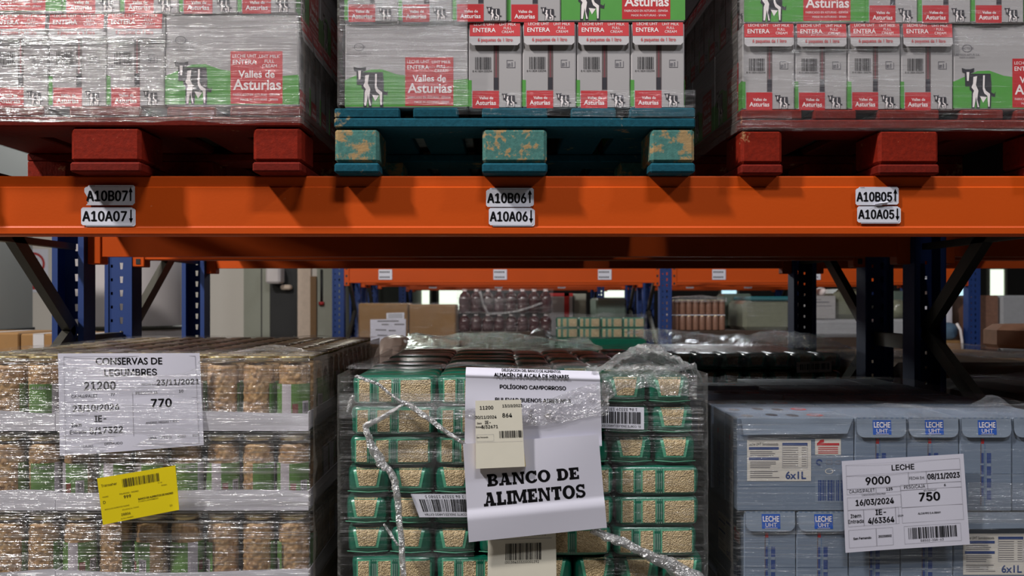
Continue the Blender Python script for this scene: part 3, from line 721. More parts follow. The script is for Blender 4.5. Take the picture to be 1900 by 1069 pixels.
# ------------------------------------------------------------------ green rice packs (lower middle)
RW, RD, RH = .0975, .186, .0675
def brick(hx, hy, hz, p=5.2, n=11):
    b = MB(); fs = []
    for ax in range(3):
        for s in (-1, 1):
            def f(u, v):
                q = [0, 0, 0]; q[ax] = s; q[(ax+1) % 3] = (2*u-1)*s; q[(ax+2) % 3] = 2*v-1
                L = sum(abs(c)**p for c in q)**(1/p); q = [c/L for c in q]
                w = 1+.03*math.sin(q[0]*7+q[2]*3)*(1-abs(q[1]))
                return (q[0]*hx*w, q[1]*hy, q[2]*hz)
            b.grid(f, n, n, M['rice_green'])
    return b
def sfront(hx, hy, hz, p=5.2):
    def f(a, z, off):
        k = max(0.0, 1-abs(a/hx)**p-abs(z/hz)**p)**(1/p); return (a, -hy*k-off, z)
    return f
def patch(b, f, quad, m, off, n=6):
    (x0, z0), (x1, z1), (x2, z2), (x3, z3) = quad
    g = lambda u, v: f((x0*(1-u)+x1*u)*(1-v)+(x3*(1-u)+x2*u)*v, (z0*(1-u)+z1*u)*(1-v)+(z3*(1-u)+z2*u)*v, off)
    b.grid(g, n, n, m)
def seal(b, hx, hy, hz):
    b.tube([(-hx*.94, -hy*.96, -hz*.66), (0, -hy*.985, -hz*.74), (hx*.94, -hy*.96, -hz*.66)], .0009, M['rice_line'], 5)
def rice_end():
    hx, hy, hz = RW/2, RD/2, RH/2; b = brick(hx, hy, hz); seal(b, hx, hy, hz); o = b.build('rice_pack'); f = sfront(hx, hy, hz)
    q = MB(); patch(q, f, [(-.52*hx, -.42*hz), (.48*hx, -.42*hz), (.66*hx, .86*hz), (-.70*hx, .86*hz)], M['rice_line'], .0006)
    patch(q, f, [(-.40*hx, -.30*hz), (.36*hx, -.30*hz), (.52*hx, .88*hz), (-.56*hx, .88*hz)], M['rice'], .0013); q.build('window', o); return o
def rice_side():
    hx, hy, hz = RD/2, RW/2, RH/2; b = brick(hx, hy, hz, 7.5, 13); o = b.build('rice_pack'); f = sfront(hx, hy, hz, 7.5)
    for x0, x1 in ((-.84, -.58), (-.36, -.06), (.16, .88)):
        q = MB(); patch(q, f, [((x0-.035)*hx, -.78*hz), ((x1+.035)*hx, -.78*hz), ((x1+.035)*hx, .80*hz), ((x0-.035)*hx, .80*hz)], M['rice_line'], .0005)
        patch(q, f, [(x0*hx, -.72*hz), (x1*hx, -.72*hz), (x1*hx, .74*hz), (x0*hx, .70*hz)], M['rice'], .0012); q.build('window', o)
    q = MB()
    for n_, x in enumerate((-.02, .03, .08, -.50, -.46, -.42)):
        if n_ == 3: q.build('printed_stripe', o); q = MB()
        patch(q, f, [(x*hx, -.8*hz), ((x+.02)*hx, -.8*hz), ((x+.02)*hx, .8*hz), (x*hx, .8*hz)], M['rice_stripe'], .0006, 3)
    q.build('printed_stripe', o); return o
RY = 2.137; RX0, RX1 = U(650, RY), U(1287, RY); RMID = U(968, RY)
def rice(kind, x, y, z, rz=0, **kw):
    return first_or_dup(ST, 'rice_'+kind, rice_end if kind == 'e' else rice_side, (x, y, z), rz, cat='rice pack', **kw)
ROWT = [V(697+56.0*k, RY) for k in range(8)]
JIT = [(2, -2), (-1, 4), (-3, 8), (-9, 12), (-11, 12), (-10, 8), (0, 22)]
LAY = ['se', 'se', 'se', 'es', 'es', 'es', 'se']
for k in range(7):
    zc = ROWT[k]-RH/2
    for side in (0, 1):
        kd = LAY[k][side]; n, wd, dp = (2, RD+.004, RW) if kd == 's' else (4, RW+.0005, RD)
        xs = [RX0+JIT[k][0]*RY/F+wd/2+wd*i for i in range(n)] if side == 0 else [RX1+JIT[k][1]*RY/F-wd/2-wd*(n-1-i) for i in range(n)]
        for i, x in enumerate(xs):
            a0, a1 = CX+(x-wd/2)*F/RY, CX+(x+wd/2)*F/RY; hid = a0 > 866 and a1 < 1112 and 1 <= k <= 4
            lr = 'left' if side == 0 else 'right'; q = i if side == 0 else n-1-i
            if not hid: rice(kd, x, RY+dp/2+R.uniform(-.003, .003), zc, R.uniform(-.015, .015), label='%s green rice pack, %s from the %s end, %s row down' % ('long' if kd == 's' else 'short', ORD[q], lr, ORD[k]), group='rice packs in the front of the rice load')
            if k == 0:
                for j in range(1, 11 if kd == 's' else 6):
                    rice(kd, x, RY+dp/2+(dp+.003)*j, zc+R.uniform(-.002, .006), R.uniform(-.02, .02), label='green rice pack on top of the rice load behind its front row', group='rice packs on top of the rice load')
b = MB(); zb = ROWT[7]-.01
for k in range(12):
    z1 = ROWT[1]-.007-k*.067
    if z1 < .22: break
    zlast = z1-.066
    b.box(RX0+.02, RX1-.02, RY+.20, RY+1.12, z1-.066, z1, M['rice_green'], .012)
    if k > 5: b.box(RX0+.01, RX1-.01, RY+.004, RY+.199, z1-.066, z1, M['rice_green'], .012)
b.build('load_core', label='inner bales of the rice load and its rows below the picture', cat='rice bale', kind='stuff')
b = MB(); b.box(RX0, RX1, RY, RY+1.15, .1455, zlast-.001, M['card_brown']); b.build('slip_sheet', label='cardboard sheet between the floor pallet and the rice load', cat='sheet')
floor_pallet((RX0+RX1)/2, RY+.002, 'bare wooden floor pallet under the rice load below the picture')
# film round the rice: left part, ropes, bunched crown on the right corner
rf = film('stretch_film', [(RX0-.034, RY+1.15), (RX0-.028, RY-.004), (RX0-.020, RY-.016), (U(880, RY), RY-.018)], cst(.95), lambda s: ROWT[0]+.002, [M['film_diag'], M['film_light'], M['film']], 40, .016, .006, seed=21,
          label='crinkled clear film on the rice load with twisted strands and a bunched crown', cat='stretch film')
film('film_band', [(RX0-.022, RY-.019), (U(884, RY), RY-.021)], lambda s: V(775, RY)-.01*noise.noise(Vector((s*9, 1, 1))), lambda s: V(728, RY)+.006*noise.noise(Vector((s*8, 3, 1))), [M['film_strong']], 12, .016, .004, seed=25, parent=rf)
film('side_film', [(U(1120, RY), RY-.012), (RX1+.020, RY-.010), (RX1+.034, RY+.01), (RX1+.034, RY+1.12)], cst(.95), lambda s: ROWT[0]+.004, [M['film_light'], M['film_top'], M['film_diag']], 40, .016, .007, seed=23, parent=rf)
def rope(pts, rads, name='film_strand', mat='film_rope', n=10):
    b = MB(); fine = []; fr = []
    for i in range(len(pts)-1):
        for k in range(8):
            t = k/8; fine.append(tuple(pts[i][c]*(1-t)+pts[i+1][c]*t for c in range(2))); fr.append(rads[i]*(1-t)+rads[i+1]*t)
    fine.append(pts[-1]); fr.append(rads[-1]); d = RY-.028
    for ph in (0, 2.1, 4.2):
        q = [(U(p[0], d)+math.sin(i*.45+ph)*r*.45, d+math.cos(i*.45+ph)*r*.45, V(p[1], d)+math.sin(i*.7+ph)*r*.3) for i, (p, r) in enumerate(zip(fine, fr))]
        b.tube(q, [r*.62*(1+.25*math.sin(i*1.3+ph)) for i, r in enumerate(fr)], M[mat], n)
    return b.build(name, rf)
rope([(660, 698), (700, 712), (738, 742), (762, 753), (812, 790), (866, 827)], [.004, .004, .005, .006, .006, .006])
rope([(752, 748), (700, 780), (678, 790), (686, 820), (706, 858), (728, 880), (735, 905), (741, 960), (749, 1069), (751, 1085)], [.004, .006, .007, .008, .012, .009, .008, .007, .007, .007])
rope([(712, 972), (724, 990), (738, 1012)], [.002, .004, .003]); rope([(655, 735), (648, 752), (644, 765)], [.006, .004, .002])
rope([(1098, 984), (1150, 1005), (1205, 1030), (1250, 1052), (1300, 1082)], [.008, .012, .015, .017, .018])
b = MB()
def crown(u, v):
    px = 1085+215*u; x = U(px, RY); y = RY-.02+.20*v
    h = .062*math.exp(-((px-1190)/62)**2)*math.sin(min(1, v*1.6+.18)*math.pi)**.7+.018*math.exp(-((px-1255)/40)**2)*(1-v)
    cr = noise.noise(Vector((x*38, y*30, 1)))*.012+abs(noise.noise(Vector((x*80, y*60, 4))))*.014
    e = min(1, min(u, 1-u)/.06); return (x+cr*.5, y+cr*.4, ROWT[0]-.012+.014*e+h+cr*e)
b.grid(crown, 70, 30, M['film_bunch'], False); b.build('film_crown', rf)
b = MB()
def crown2(u, v):
    px = 1100+190*u; x = U(px, RY); top = ROWT[0]+.03*math.exp(-((px-1195)/60)**2); z = top-.055*v-.018*v*noise.noise(Vector((u*5, 0, 0)))
    cr = noise.noise(Vector((x*40, z*40, 3)))*.006; return (x, RY-.020+cr, z)
b.grid(crown2, 40, 10, M['film_bunch'], False); b.build('film_fold', rf)
b = MB()
def rtop(u, v):
    x = RX0-.015+(RX1-RX0+.04)*u; y = RY+.03+1.12*v
    q = .012+noise.noise(Vector((x*7, y*6, 5)))*.010+noise.noise(Vector((x*20, y*16, 6)))*.004+.03*v*abs(noise.noise(Vector((x*4, y*2.5, 9))))
    return (x, y, ROWT[0]+q)
b.grid(rtop, 60, 46, M['film_top']); b.build('film_top', rf)
# papers on the rice load
def sheet(name, corners, d, W, H, m, draw, label, cat, bend=None, th=.0012, tag_group=None):
    """a paper sheet lying in a plane at distance d; corners are tl, tr, br, bl; draw() prints with x to the right, y up, in W x H units"""
    tl, tr, br, bl = corners
    def f(a, z, off):
        u, v = a/W, 1-z/H
        px = (tl[0]*(1-u)+tr[0]*u)*(1-v)+(bl[0]*(1-u)+br[0]*u)*v; py = (tl[1]*(1-u)+tr[1]*u)*(1-v)+(bl[1]*(1-u)+br[1]*u)*v
        p = P(px, py, d); dy, dz = bend(u, v) if bend else (0, 0); return (p[0], p[1]-off+dy, p[2]+dz)
    b = MB(); nu, nv = 20, 60
    b.grid(lambda u, v: f(u*W, (1-v)*H, 0), nu, nv, m); b.grid(lambda u, v: f(u*W, (1-v)*H, -th), nu, nv, m)
    b.sans = True; draw(b, f, W, H); return b.build(name, label=label, cat=cat, group=tag_group)
K = M['black_ink']; G = M['line_ink']
def frame_lines(b, f, rects, t=.45, off=.0005):
    for x0, y0, x1, y1 in rects:
        for q in ((x0, y0, x1, y0+t), (x0, y1-t, x1, y1), (x0, y0, x0+t, y1), (x1-t, y0, x1, y1)): b.rect(f, *q, G, off)
def draw_address(b, f, W, H):
    T = lambda t, x, y, h, bo=.03: b.text(f, t, x, y, h, K, bold=bo, off=.0004)
    b.text(f, 'DELEGACION DEL BANCO DE ALIMENTOS', W*.49, H*.968, H*.028, K, bold=.03, off=.0016, wmax=W*.74)
    b.text(f, 'ALMACÉN DE ALCALÁ DE HENARES', W*.49, H*.905, H*.042, K, bold=.035, off=.0014, wmax=W*.66)
    b.text(f, 'POLÍGONO CAMPORROSO', W*.5, H*.745, H*.050, K, bold=.035, off=.0004, wmax=W*.5); b.text(f, 'BULEVAR BUENOS AIRES Nº 3', W*.5, H*.575, H*.050, K, bold=.035, off=.0004, wmax=W*.62)
def curl_top(u, v):
    t = max(0, .10-v)/.10; return (.030*t*t, 0) if t else (.002*math.sin(v*9), 0)
sheet('address_paper', ((864, 683), (1113, 691), (1117, 828), (862, 826)), RY-.030, 250, 140, M['paper'], draw_address, 'white address paper with bold capitals folded over the top edge of the rice load', 'paper', curl_top)
SL = []
def slab_glyph(c):
    """slab serif capitals as polygons in a 1-high box; returns polygons, width"""
    s, t = .30, .20; P_ = []
    def rc(x0, y0, x1, y1): P_.append([(x0, y0), (x1, y0), (x1, y1), (x0, y1)])
    def stem(x, w=s, y0=0, y1=1, sl=.07, top=True, bot=True):
        rc(x, y0, x+w, y1)
        if bot: rc(x-sl, y0, x+w+sl, y0+t)
        if top: rc(x-sl, y1-t, x+w+sl, y1)
    def ring(cx, cy, rx, ry, a0, a1, wx, wy, n=20):
        for i in range(n):
            p, q = a0+(a1-a0)*i/n, a0+(a1-a0)*(i+1)/n
            P_.append([(cx+(rx-wx)*math.cos(p), cy+(ry-wy)*math.sin(p)), (cx+rx*math.cos(p), cy+ry*math.sin(p)), (cx+rx*math.cos(q), cy+ry*math.sin(q)), (cx+(rx-wx)*math.cos(q), cy+(ry-wy)*math.sin(q))])
    h = math.pi/2
    if c == 'I': stem(.07); return P_, .40
    if c == 'L': stem(.07); rc(.07, 0, .74, t); rc(.58, 0, .74, .38); return P_, .76
    if c == 'E': stem(.07); rc(.07, 0, .76, t); rc(.07, 1-t, .76, 1); rc(.62, 0, .76, .34); rc(.62, .66, .76, 1); rc(.3, .42, .54, .58); rc(.46, .33, .54, .67); return P_, .80
    if c == 'T': stem(.30, bot=True, top=False); rc(.02, 1-t, .84, 1); rc(.02, .64, .15, 1); rc(.71, .64, .84, 1); return P_, .86
    if c == 'D': stem(.07, top=False, bot=False); rc(0, 0, .5, t); rc(0, 1-t, .5, 1); ring(.44, .5, .46, .5, -h, h, .27, .17); return P_, .92
    if c == 'B': stem(.07, top=False, bot=False); rc(0, 0, .5, t); rc(0, 1-t, .5, 1); rc(.3, .44, .5, .57); ring(.46, .735, .34, .265, -h, h, .22, .15, 12); ring(.48, .285, .38, .285, -h, h, .24, .16, 12); return P_, .88
    if c == 'O': ring(.5, .5, .5, .52, 0, 4*h, .28, .19, 28); return P_, 1.0
    if c == 'C': ring(.5, .5, .5, .52, .62, 4*h-.62, .28, .19, 24); rc(.76, .62, .88, 1); rc(.80, .18, .90, .30); return P_, .92
    if c == 'S': ring(.40, .72, .36, .30, .35, 3*h, .22, .17, 16); ring(.40, .28, .38, .30, -2*h+.35-.0, h, .22, .17, 16); rc(.60, .66, .73, 1); rc(.03, 0, .15, .36); return P_, .80
    if c == 'N':
        stem(.09, .17, sl=.08, top=False); rc(0, 1-t, .30, 1); stem(.74, .17, sl=.08, bot=False); P_.append([(.10, 1), (.36, 1), (.92, 0), (.68, 0)]); return P_, 1.0
    if c == 'M':
        stem(.09, .16, sl=.08, top=False); rc(0, 1-t, .3, 1); stem(.86, .24, sl=.08, top=False); rc(.86, 1-t, 1.18, 1); P_.append([(.10, 1), (.38, 1), (.66, .12), (.50, .12)]); P_.append([(.50, .12), (.66, .12), (1.08, 1), (.88, 1)]); return P_, 1.18
    if c == 'A':
        P_.append([(.10, 0), (.24, 0), (.52, 1), (.40, 1)]); P_.append([(.62, 0), (.90, 0), (.66, 1), (.40, 1)]); rc(.25, .24, .72, .38); rc(0, 0, .36, t); rc(.52, 0, 1.0, t); rc(.28, 1-t, .6, 1); return P_, 1.0
    return P_, .42
def slab_text(b, f, t, x, y, h, wtot, m, off):
    g = [slab_glyph(c) for c in t]; W = sum(w for _, w in g)+.05*(len(t)-1); k = wtot/W; cx = x
    for i, (ps, w) in enumerate(g):
        for p in ps: b.poly(f, [(cx+px*k, y+py*h) for px, py in p], m, off)
        cx += (w+.05)*k
def draw_bank(b, f, W, H):
    slab_text(b, f, 'BANCO DE', W*.160, H*.545, H*.125, W*.675, K, .0003); slab_text(b, f, 'ALIMENTOS', W*.125, H*.345, H*.140, W*.745, K, .0003)
def fold(u, v):
    y = .0
    if .672 < v < .772: y = -.006*math.sin((v-.672)/.10*math.pi/2)
    elif v >= .772: y = -.006+.020*(v-.772)
    return (y+.003*math.sin(u*5+v*3)*(1-v), 0)
sheet('bank_paper', ((859, 824), (1110, 806), (1126, 979), (870, 1006)), RY-.037, 255, 178, M['paper'], draw_bank, 'white paper with two lines of heavy black capitals on the rice load', 'paper', fold)
def draw_ticket(b, f, W, H):
    T = lambda t, x, y, h, bo=.02: b.text(f, t, x, y, h, K, bold=bo, off=.0004)
    T('11200', W*.24, H*.87, H*.050); T('13/10/2023', W*.80, H*.895, H*.040); T('30/11/2024', W*.22, H*.735, H*.042); T('864', W*.68, H*.745, H*.060)
    T('IE-', W*.26, H*.655, H*.045); T('5/32671', W*.30, H*.59, H*.045); T('Item', W*.08, H*.655, H*.025); T('Entrada', W*.09, H*.60, H*.025)
    b.barcode(f, W*.50, H*.44, W*.98, H*.545, K, 20, 4); T('San Fernando', W*.14, H*.45, H*.02); frame_lines(b, f, [(W*.02, H*.40, W*.38, H*.50)], .3)
    b.rect(f, W*.02, H*.385, W*.98, H*.383, G, .0005)
o = sheet('ticket_paper', ((882, 744), (967, 742), (974, 866), (883, 870)), RY-.050, 92, 126, M['paper_cream'], draw_ticket, 'small cream stock ticket with numbers and barcode standing out from the address paper', 'ticket', lambda u, v: (.002*(1-v), 0))
b = MB(); d = RY-.0475
pts = [(883, 800), (967, 797), (975, 866), (884, 870)]
fr = [P(px, py, d) for px, py in pts]; bk = [(p[0]+.001, p[1]+.009, p[2]-.001) for p in fr]
b.add(fr+bk, [(0, 1, 2, 3), (7, 6, 5, 4), (0, 4, 5, 1), (1, 5, 6, 2), (2, 6, 7, 3), (3, 7, 4, 0)], M['pad_edge']); b.build('ticket_pad', o)

b = MB()
def over(u, v):
    px = 850+280*u; top = 762-58*max(0, u-.12)**1.1-6*math.sin(u*9); bot = 768+22*math.sin(min(1, u*1.25)*2.6)-30*max(0, u-.7)
    p = P(px, top+(bot-top)*v, RY-.0335); k = noise.noise(Vector((px*.05, v*3, 2)))*.0022; return (p[0], p[1]+k, p[2])
b.grid(over, 50, 12, M['film_bunch']); b.build('film_band', rf)
def draw_bar(flipped, n, seed, digits, words=''):
    def g(b, f, W, H):
        b.barcode(f, W*.10, H*.24, W*.93, H*.78, K, n, seed); b.text(f, digits, W*.5, H*.83, H*.12, K, off=.0004, flip=True, wmax=W*.8)
        b.text(f, words, W*.5, H*.07, H*.10, K, off=.0004, flip=True, wmax=W*.86)
    return g
sheet('barcode_label', ((1100, 754), (1195, 756), (1195, 797), (1100, 794)), RY-.012, 95, 42, M['sticker'], draw_bar(1, 30, 8, '1 84 33329 13580 3', 'EL CORTE INGLES LARGO EXTRA'), 'upside down barcode label on the green packs right of the address paper', 'barcode label')
sheet('barcode_label', ((762, 917), (885, 917), (885, 960), (778, 960)), RY-.012, 120, 43, M['sticker'], draw_bar(1, 36, 9, '1 84 33329 13580 3', 'EL CORTE INGLES LARGO EXTRA'), 'upside down barcode label on the green packs left of the paper with heavy capitals', 'barcode label')
def draw_long(b, f, W, H):
    b.barcode(f, W*.08, H*.80, W*.96, H*.985, K, 44, 12); b.text(f, '(02)18433329135803(15)241130(37)72', W*.5, H*.755, H*.03, K, off=.0004, wmax=W*.7)
    b.barcode(f, W*.26, H*.47, W*.78, H*.67, K, 30, 13); b.text(f, '(00)384333200001292', W*.5, H*.43, H*.03, K, off=.0004, wmax=W*.5); b.rect(f, W*.06, H*.72, W*.94, H*.724, G, .0005)
sheet('pallet_label', ((906, 960), (1031, 955), (1033, 1110), (904, 1112)), RY-.014, 126, 130, M['paper_cream'], draw_long, 'tall cream label with two barcodes hanging below the paper with heavy capitals', 'barcode label')
# papers on the jar load
def draw_jars(b, f, W, H):
    T = lambda t, x, y, h, bo=.02, al='c': b.text(f, t, x, y, h, K, bold=bo, off=.0004, al=al)
    T('CONSERVAS DE', W*.50, H*.885, H*.068); T('LEGUMBRES', W*.51, H*.770, H*.068); T('21200', W*.29, H*.635, H*.078, .03); T('23/11/2021', W*.84, H*.665, H*.056, .025)
    T('FECHA Ent.', W*.64, H*.665, H*.022, 0); T('CAJAS/PALET', W*.18, H*.56, H*.030, 0); T('77', W*.38, H*.57, H*.026); T('PESO/CAJA', W*.62, H*.575, H*.030, 0); T('10', W*.86, H*.58, H*.028)
    T('23/10/2026', W*.26, H*.425, H*.062, .025); T('770', W*.72, H*.435, H*.085, .03); T('IE-', W*.29, H*.315, H*.060, .025); T('5/17322', W*.33, H*.195, H*.062, .025)
    T('Item', W*.12, H*.275, H*.036, .01); T('Entrada', W*.13, H*.205, H*.036, .01); T('ANDRES MEGIAS Y PAN', W*.72, H*.265, H*.022, 0); T('CAJAS', W*.20, H*.065, H*.024, 0); T('DESTRUIDO', W*.38, H*.075, H*.024, 0)
    for i, t in enumerate(('VIDA', 'PROD.', 'PISO', 'POS')): T(t, W*(.65+.10*i), H*.10, H*.026, 0)
    frame_lines(b, f, [(W*.04, H*.02, W*.97, H*.97)], .8); b.rect(f, W*.04, H*.52, W*.97, H*.523, G, .0005); b.rect(f, W*.04, H*.385, W*.97, H*.388, G, .0005); b.rect(f, W*.52, H*.15, W*.523, H*.60, G, .0005)
sheet('stock_sheet', ((108, 656), (371, 655), (378, 826), (111, 846)), 2.1405, 266, 178, M['paper'], draw_jars, 'white sheet headed CONSERVAS DE LEGUMBRES under the film of the jar load', 'paper', lambda u, v: (.002*math.sin(u*6+v*2)-.002, 0))
def draw_yellow(b, f, W, H):
    Y = M['yellow_ink']; T = lambda t, x, y, h, bo=0, al='l', wm=None: b.text(f, t, x, y, h, Y, bold=bo, off=.0004, al=al, wmax=wm)
    b.barcode(f, W*.31, H*.72, W*.78, H*.90, Y, 36, 21); T('Transaher', W*.04, H*.80, H*.055); T('999', W*.31, H*.475, H*.065, .02); T('BANCO DE ALIMENTOS DE MADRID', W*.49, H*.385, H*.040, .02, wm=W*.45)
    T('P CORTA CAMPORROSO', W*.49, H*.335, H*.028, wm=W*.42); T('BANCO DE ALIMENTOS MADRID', W*.05, H*.30, H*.026, wm=W*.32); T('POLIGONO EL CAMPO', W*.27, H*.225, H*.026, wm=W*.40); T('28806', W*.25, H*.115, H*.05, .01); T('D', W*.04, H*.44, H*.06)
    T('ALCALA HENARES', W*.24, H*.04, H*.026, wm=W*.16); T('10', W*.88, H*.115, H*.04); T('Su ref.', W*.76, H*.67, H*.025); T('POLIGONO - MADRID', W*.26, H*.57, H*.03, wm=W*.37); T('MADRID', W*.04, H*.57, H*.025); T('PEDIDO', W*.80, H*.60, H*.025)
sheet('shipping_label', ((180, 888), (325, 864), (333, 946), (191, 974)), 2.112, 148, 84, M['yellow_paper'], draw_yellow, 'yellow shipping label with a barcode stuck askew on the film of the jar load', 'label', lambda u, v: (-.006*max(0, u-.9)*10*max(0, v-.6), 0))
# ------------------------------------------------------------------ light blue milk cases (lower right)
BW, BN, BH = .2646, .1183, .2115
def blue_wide(b, f, w, h):
    b.rect(f, w*.03, h*.805, w*.97, h*.81, M['blue_line']); b.rect(f, w*.005, h*.26, w*.995, h*.264, M['blue_line']); b.rect(f, w*.005, h*.60, w*.995, h*.603, M['blue_line'])
    b.rect(f, w*.085, h*.32, w*.63, h*.76, M['cream_panel'], .0005); T = lambda *a, **k: b.text(f, *a, off=.0009, **k); N = M['navy_ink']
    T('Leche UHT Semidesnatada', w*.225, h*.70, h*.03, M['black_ink'], wmax=w*.25)
    for y in (.655, .545): b.rect(f, w*.10, h*y, w*.355, h*(y+.028), N, .0008)
    r = random.Random(3)
    for y in (.63, .61, .59, .52, .50, .48, .46, .42, .40, .375, .355): b.rect(f, w*.11, h*y, w*(.28+.08*r.random()), h*(y+.007), M['grey_ink'], .0008)
    b.rect(f, w*.385, h*.70, w*.60, h*.728, N, .0008); frame_lines(b, f, [(w*.385, h*.46, w*.60, h*.70)], .0008, .0008)
    for i in range(9): b.rect(f, w*.39, h*(.48+.024*i), w*.52, h*(.486+.024*i), M['grey_ink'], .0008); b.rect(f, w*.55, h*(.48+.024*i), w*.59, h*(.486+.024*i), M['grey_ink'], .0008)
    T('6x1L', w*.50, h*.345, h*.075, N, bold=.02)
    b.rect(f, w*.665, h*.60, w*.885, h*.77, M['cream_panel'], .0005); b.rect(f, w*.68, h*.70, w*.87, h*.725, M['red_ink'], .0008); b.poly(f, [(w*.68, h*.72), (w*.74, h*.735), (w*.74, h*.765), (w*.71, h*.76)], M['red_ink'], .0008)
    for i in range(4): b.rect(f, w*.69, h*(.615+.02*i), w*.86, h*(.624+.02*i), M['red_ink'], .0008)
    for i in range(14):
        t0, t1 = 5.2*i/14, 5.2*(i+1)/14; e = lambda t, q: (w*.70+w*.028*q*math.cos(t), h*.52+w*.028*q*math.sin(t)); b.poly(f, [e(t0, 1), e(t1, 1), e(t1, .55), e(t0, .55)], N)
    for i in range(14):
        t0, t1 = 2*math.pi*i/14, 2*math.pi*(i+1)/14; e = lambda t, q: (w*.785+w*.036*q*math.cos(t), h*.425+h*.03*q*math.sin(t)); b.poly(f, [e(t0, 1), e(t1, 1), e(t1, .8), e(t0, .8)], M['cream_panel'])
    frame_lines(b, f, [(w*.76, h*.50, w*.81, h*.55), (w*.84, h*.50, w*.88, h*.54)], .001); b.rect(f, w*.665, h*.09, w*.93, h*.37, M['blue_flap'], .0003); b.barcode(f, w*.69, h*.11, w*.91, h*.33, M['navy_ink'], 16, 7)
def blue_narrow(b, f, w, h):
    b.rect(f, w*.40, h*.06, w*.415, h*.80, M['slot_dark']); b.rect(f, w*.40, h*.16, w*.46, h*.62, M['navy_ink'], .0003); b.rect(f, w*.52, h*.12, w*.60, h*.62, M['navy_ink'], .0003)
    b.rect(f, w*.47, h*.05, w*.49, h*.8, M['blue_line']); b.rect(f, w*.01, h*.40, w*.38, h*.404, M['blue_line']); b.rect(f, w*.63, h*.40, w*.99, h*.404, M['blue_line'])
    for i in range(3): b.rect(f, w*.40, h*(.25+.12*i), w*.46, h*(.27+.12*i), M['blue_flap'], .0005); b.rect(f, w*.52, h*(.22+.13*i), w*.60, h*(.25+.13*i), M['blue_flap'], .0005)
    b.rect(f, w*.41, h*.72, w*.47, h*.77, M['red_ink'], .0004)
def blue_flap(f, w, h, o):
    b = MB(); lift = lambda t: .0012+.004*t; z0, z1 = h*.79, h; x0, x1 = w*.03, w*.97; r = w*.14
    g = lambda a, z, off: f(a, z, lift((z1-z)/(z1-z0))+off)
    out = [(x0, z1), (x0, z0+r)]+[(x0+r-r*math.cos(t*math.pi/8), z0+r-r*math.sin(t*math.pi/8)) for t in range(1, 4)]+[(x0+r, z0), (x1-r, z0)]+[(x1-r+r*math.sin(t*math.pi/8), z0+r-r*math.cos(t*math.pi/8)) for t in range(1, 4)]+[(x1, z0+r), (x1, z1)]
    b.poly(g, out, M['blue_flap'], 0); b.poly(g, out, M['blue_flap'], .001)
    for i in range(9): b.rect(g, x0+(x1-x0)*(i+.2)/9, z1-.0022, x0+(x1-x0)*(i+.7)/9, z1, M['blue_line'], .0014)
    cx = w*.51; b.rect(g, cx-w*.175, h*.818, cx+w*.175, h*.972, M['leche_blue'], .0014)
    b.text(g, 'LECHE', cx, h*.895, h*.055, M['white_ink'], bold=.02, off=.002, wmax=w*.31); b.text(g, 'UHT', cx, h*.838, h*.042, M['white_ink'], off=.002); b.rect(g, cx-w*.12, h*.824, cx+w*.12, h*.828, M['white_ink'], .002)
    b.build('top_flap', o)
def make_blue(wide):
    w, d = (BW, BN) if wide else (BN, BW); b = MB(); b.box(-w/2+.0006, w/2-.0006, 0, d-.001, 0, BH-.001, M['blue_card'], .002); fr, ri, le = case_faces(w, d)
    (blue_wide if wide else blue_narrow)(b, fr, w, BH); (blue_narrow if wide else blue_wide)(b, le, d, BH)
    tp = lambda a, y, off: (a-w/2, y, BH-.001+off)
    if wide:
        for x, y, rr, c in ((.12, .3, .05, 'grey_ink'), (.35, .45, .05, 'cow_dark'), (.52, .35, .05, 'cow_dark'), (.72, .4, .07, 'red_ink')):
            b.poly(tp, [(w*x+w*rr*math.cos(t*.5236), d*y+d*.2*math.sin(t*.5236)) for t in range(12)], M[c], .0005)
            if c == 'red_ink': b.poly(tp, [(w*x+w*rr*.6*math.cos(t*.5236), d*y+d*.1*math.sin(t*.5236)) for t in range(12)], M['blue_flap'], .0008)
    o = b.build('blue_milk_case')
    if wide:
        f = MB(); f.poly(lambda a, z, q: fr(a, z, q+.002+.005*(BH-z)/(BH*.2)), [(w*.03, BH*.99), (w*.05, BH*.815), (w*.93, BH*.83), (w*.985, BH*.99)], M['blue_flap'], 0)
        f.poly(lambda a, z, q: fr(a, z, q+.002+.005*(BH-z)/(BH*.2)), [(w*.03, BH*.99), (w*.05, BH*.815), (w*.93, BH*.83), (w*.985, BH*.99)], M['blue_flap'], .001)
        f.build('top_flap', o)
    else: blue_flap(fr, w, BH, o)
    return o
BY = 2.163; zb = 1.3855-BH
def blue_layer(x0, y0, z, pat, what, full):
    x = x0; nn = 0
    for i, c in enumerate(pat):
        wd = BW if c == 'w' else BN
        lab = ('wide light blue milk case, ' if c == 'w' else 'narrow light blue milk case, %s from left, ' % ORD[nn])+what; nn += c == 'n'
        if x < U(1925, y0): first_or_dup(ST, 'blue_'+c, lambda: make_blue(c == 'w'), (x+wd/2, y0+R.uniform(0, .003), z), R.uniform(-.006, .006), label=lab, group='light blue milk cases', cat='milk case')
        if c == 'w' and x < U(1925, y0): dup(ST['blue_w'], (x+wd/2, y0+.122, z), 0, 'light blue milk case directly behind the wide one, '+what, 'light blue milk cases', 'milk case')
        if full:
            for k in range(1, 4):
                key = 'blue_'+c
                if key in ST: dup(ST[key], (x+wd/2, y0+.27*k, z), 0, 'light blue milk case under the top film behind the front row', 'light blue milk cases under the top film', 'milk case')
        x += wd
blue_layer(U(1368, BY), BY, zb, 'wnnnn', 'upper row of the blue load', True)
blue_layer(U(1381, BY), BY+.004, zb-BH-.001, 'nnnnw', 'lower row of the blue load', False)
BX0 = U(1381, BY); b = MB()
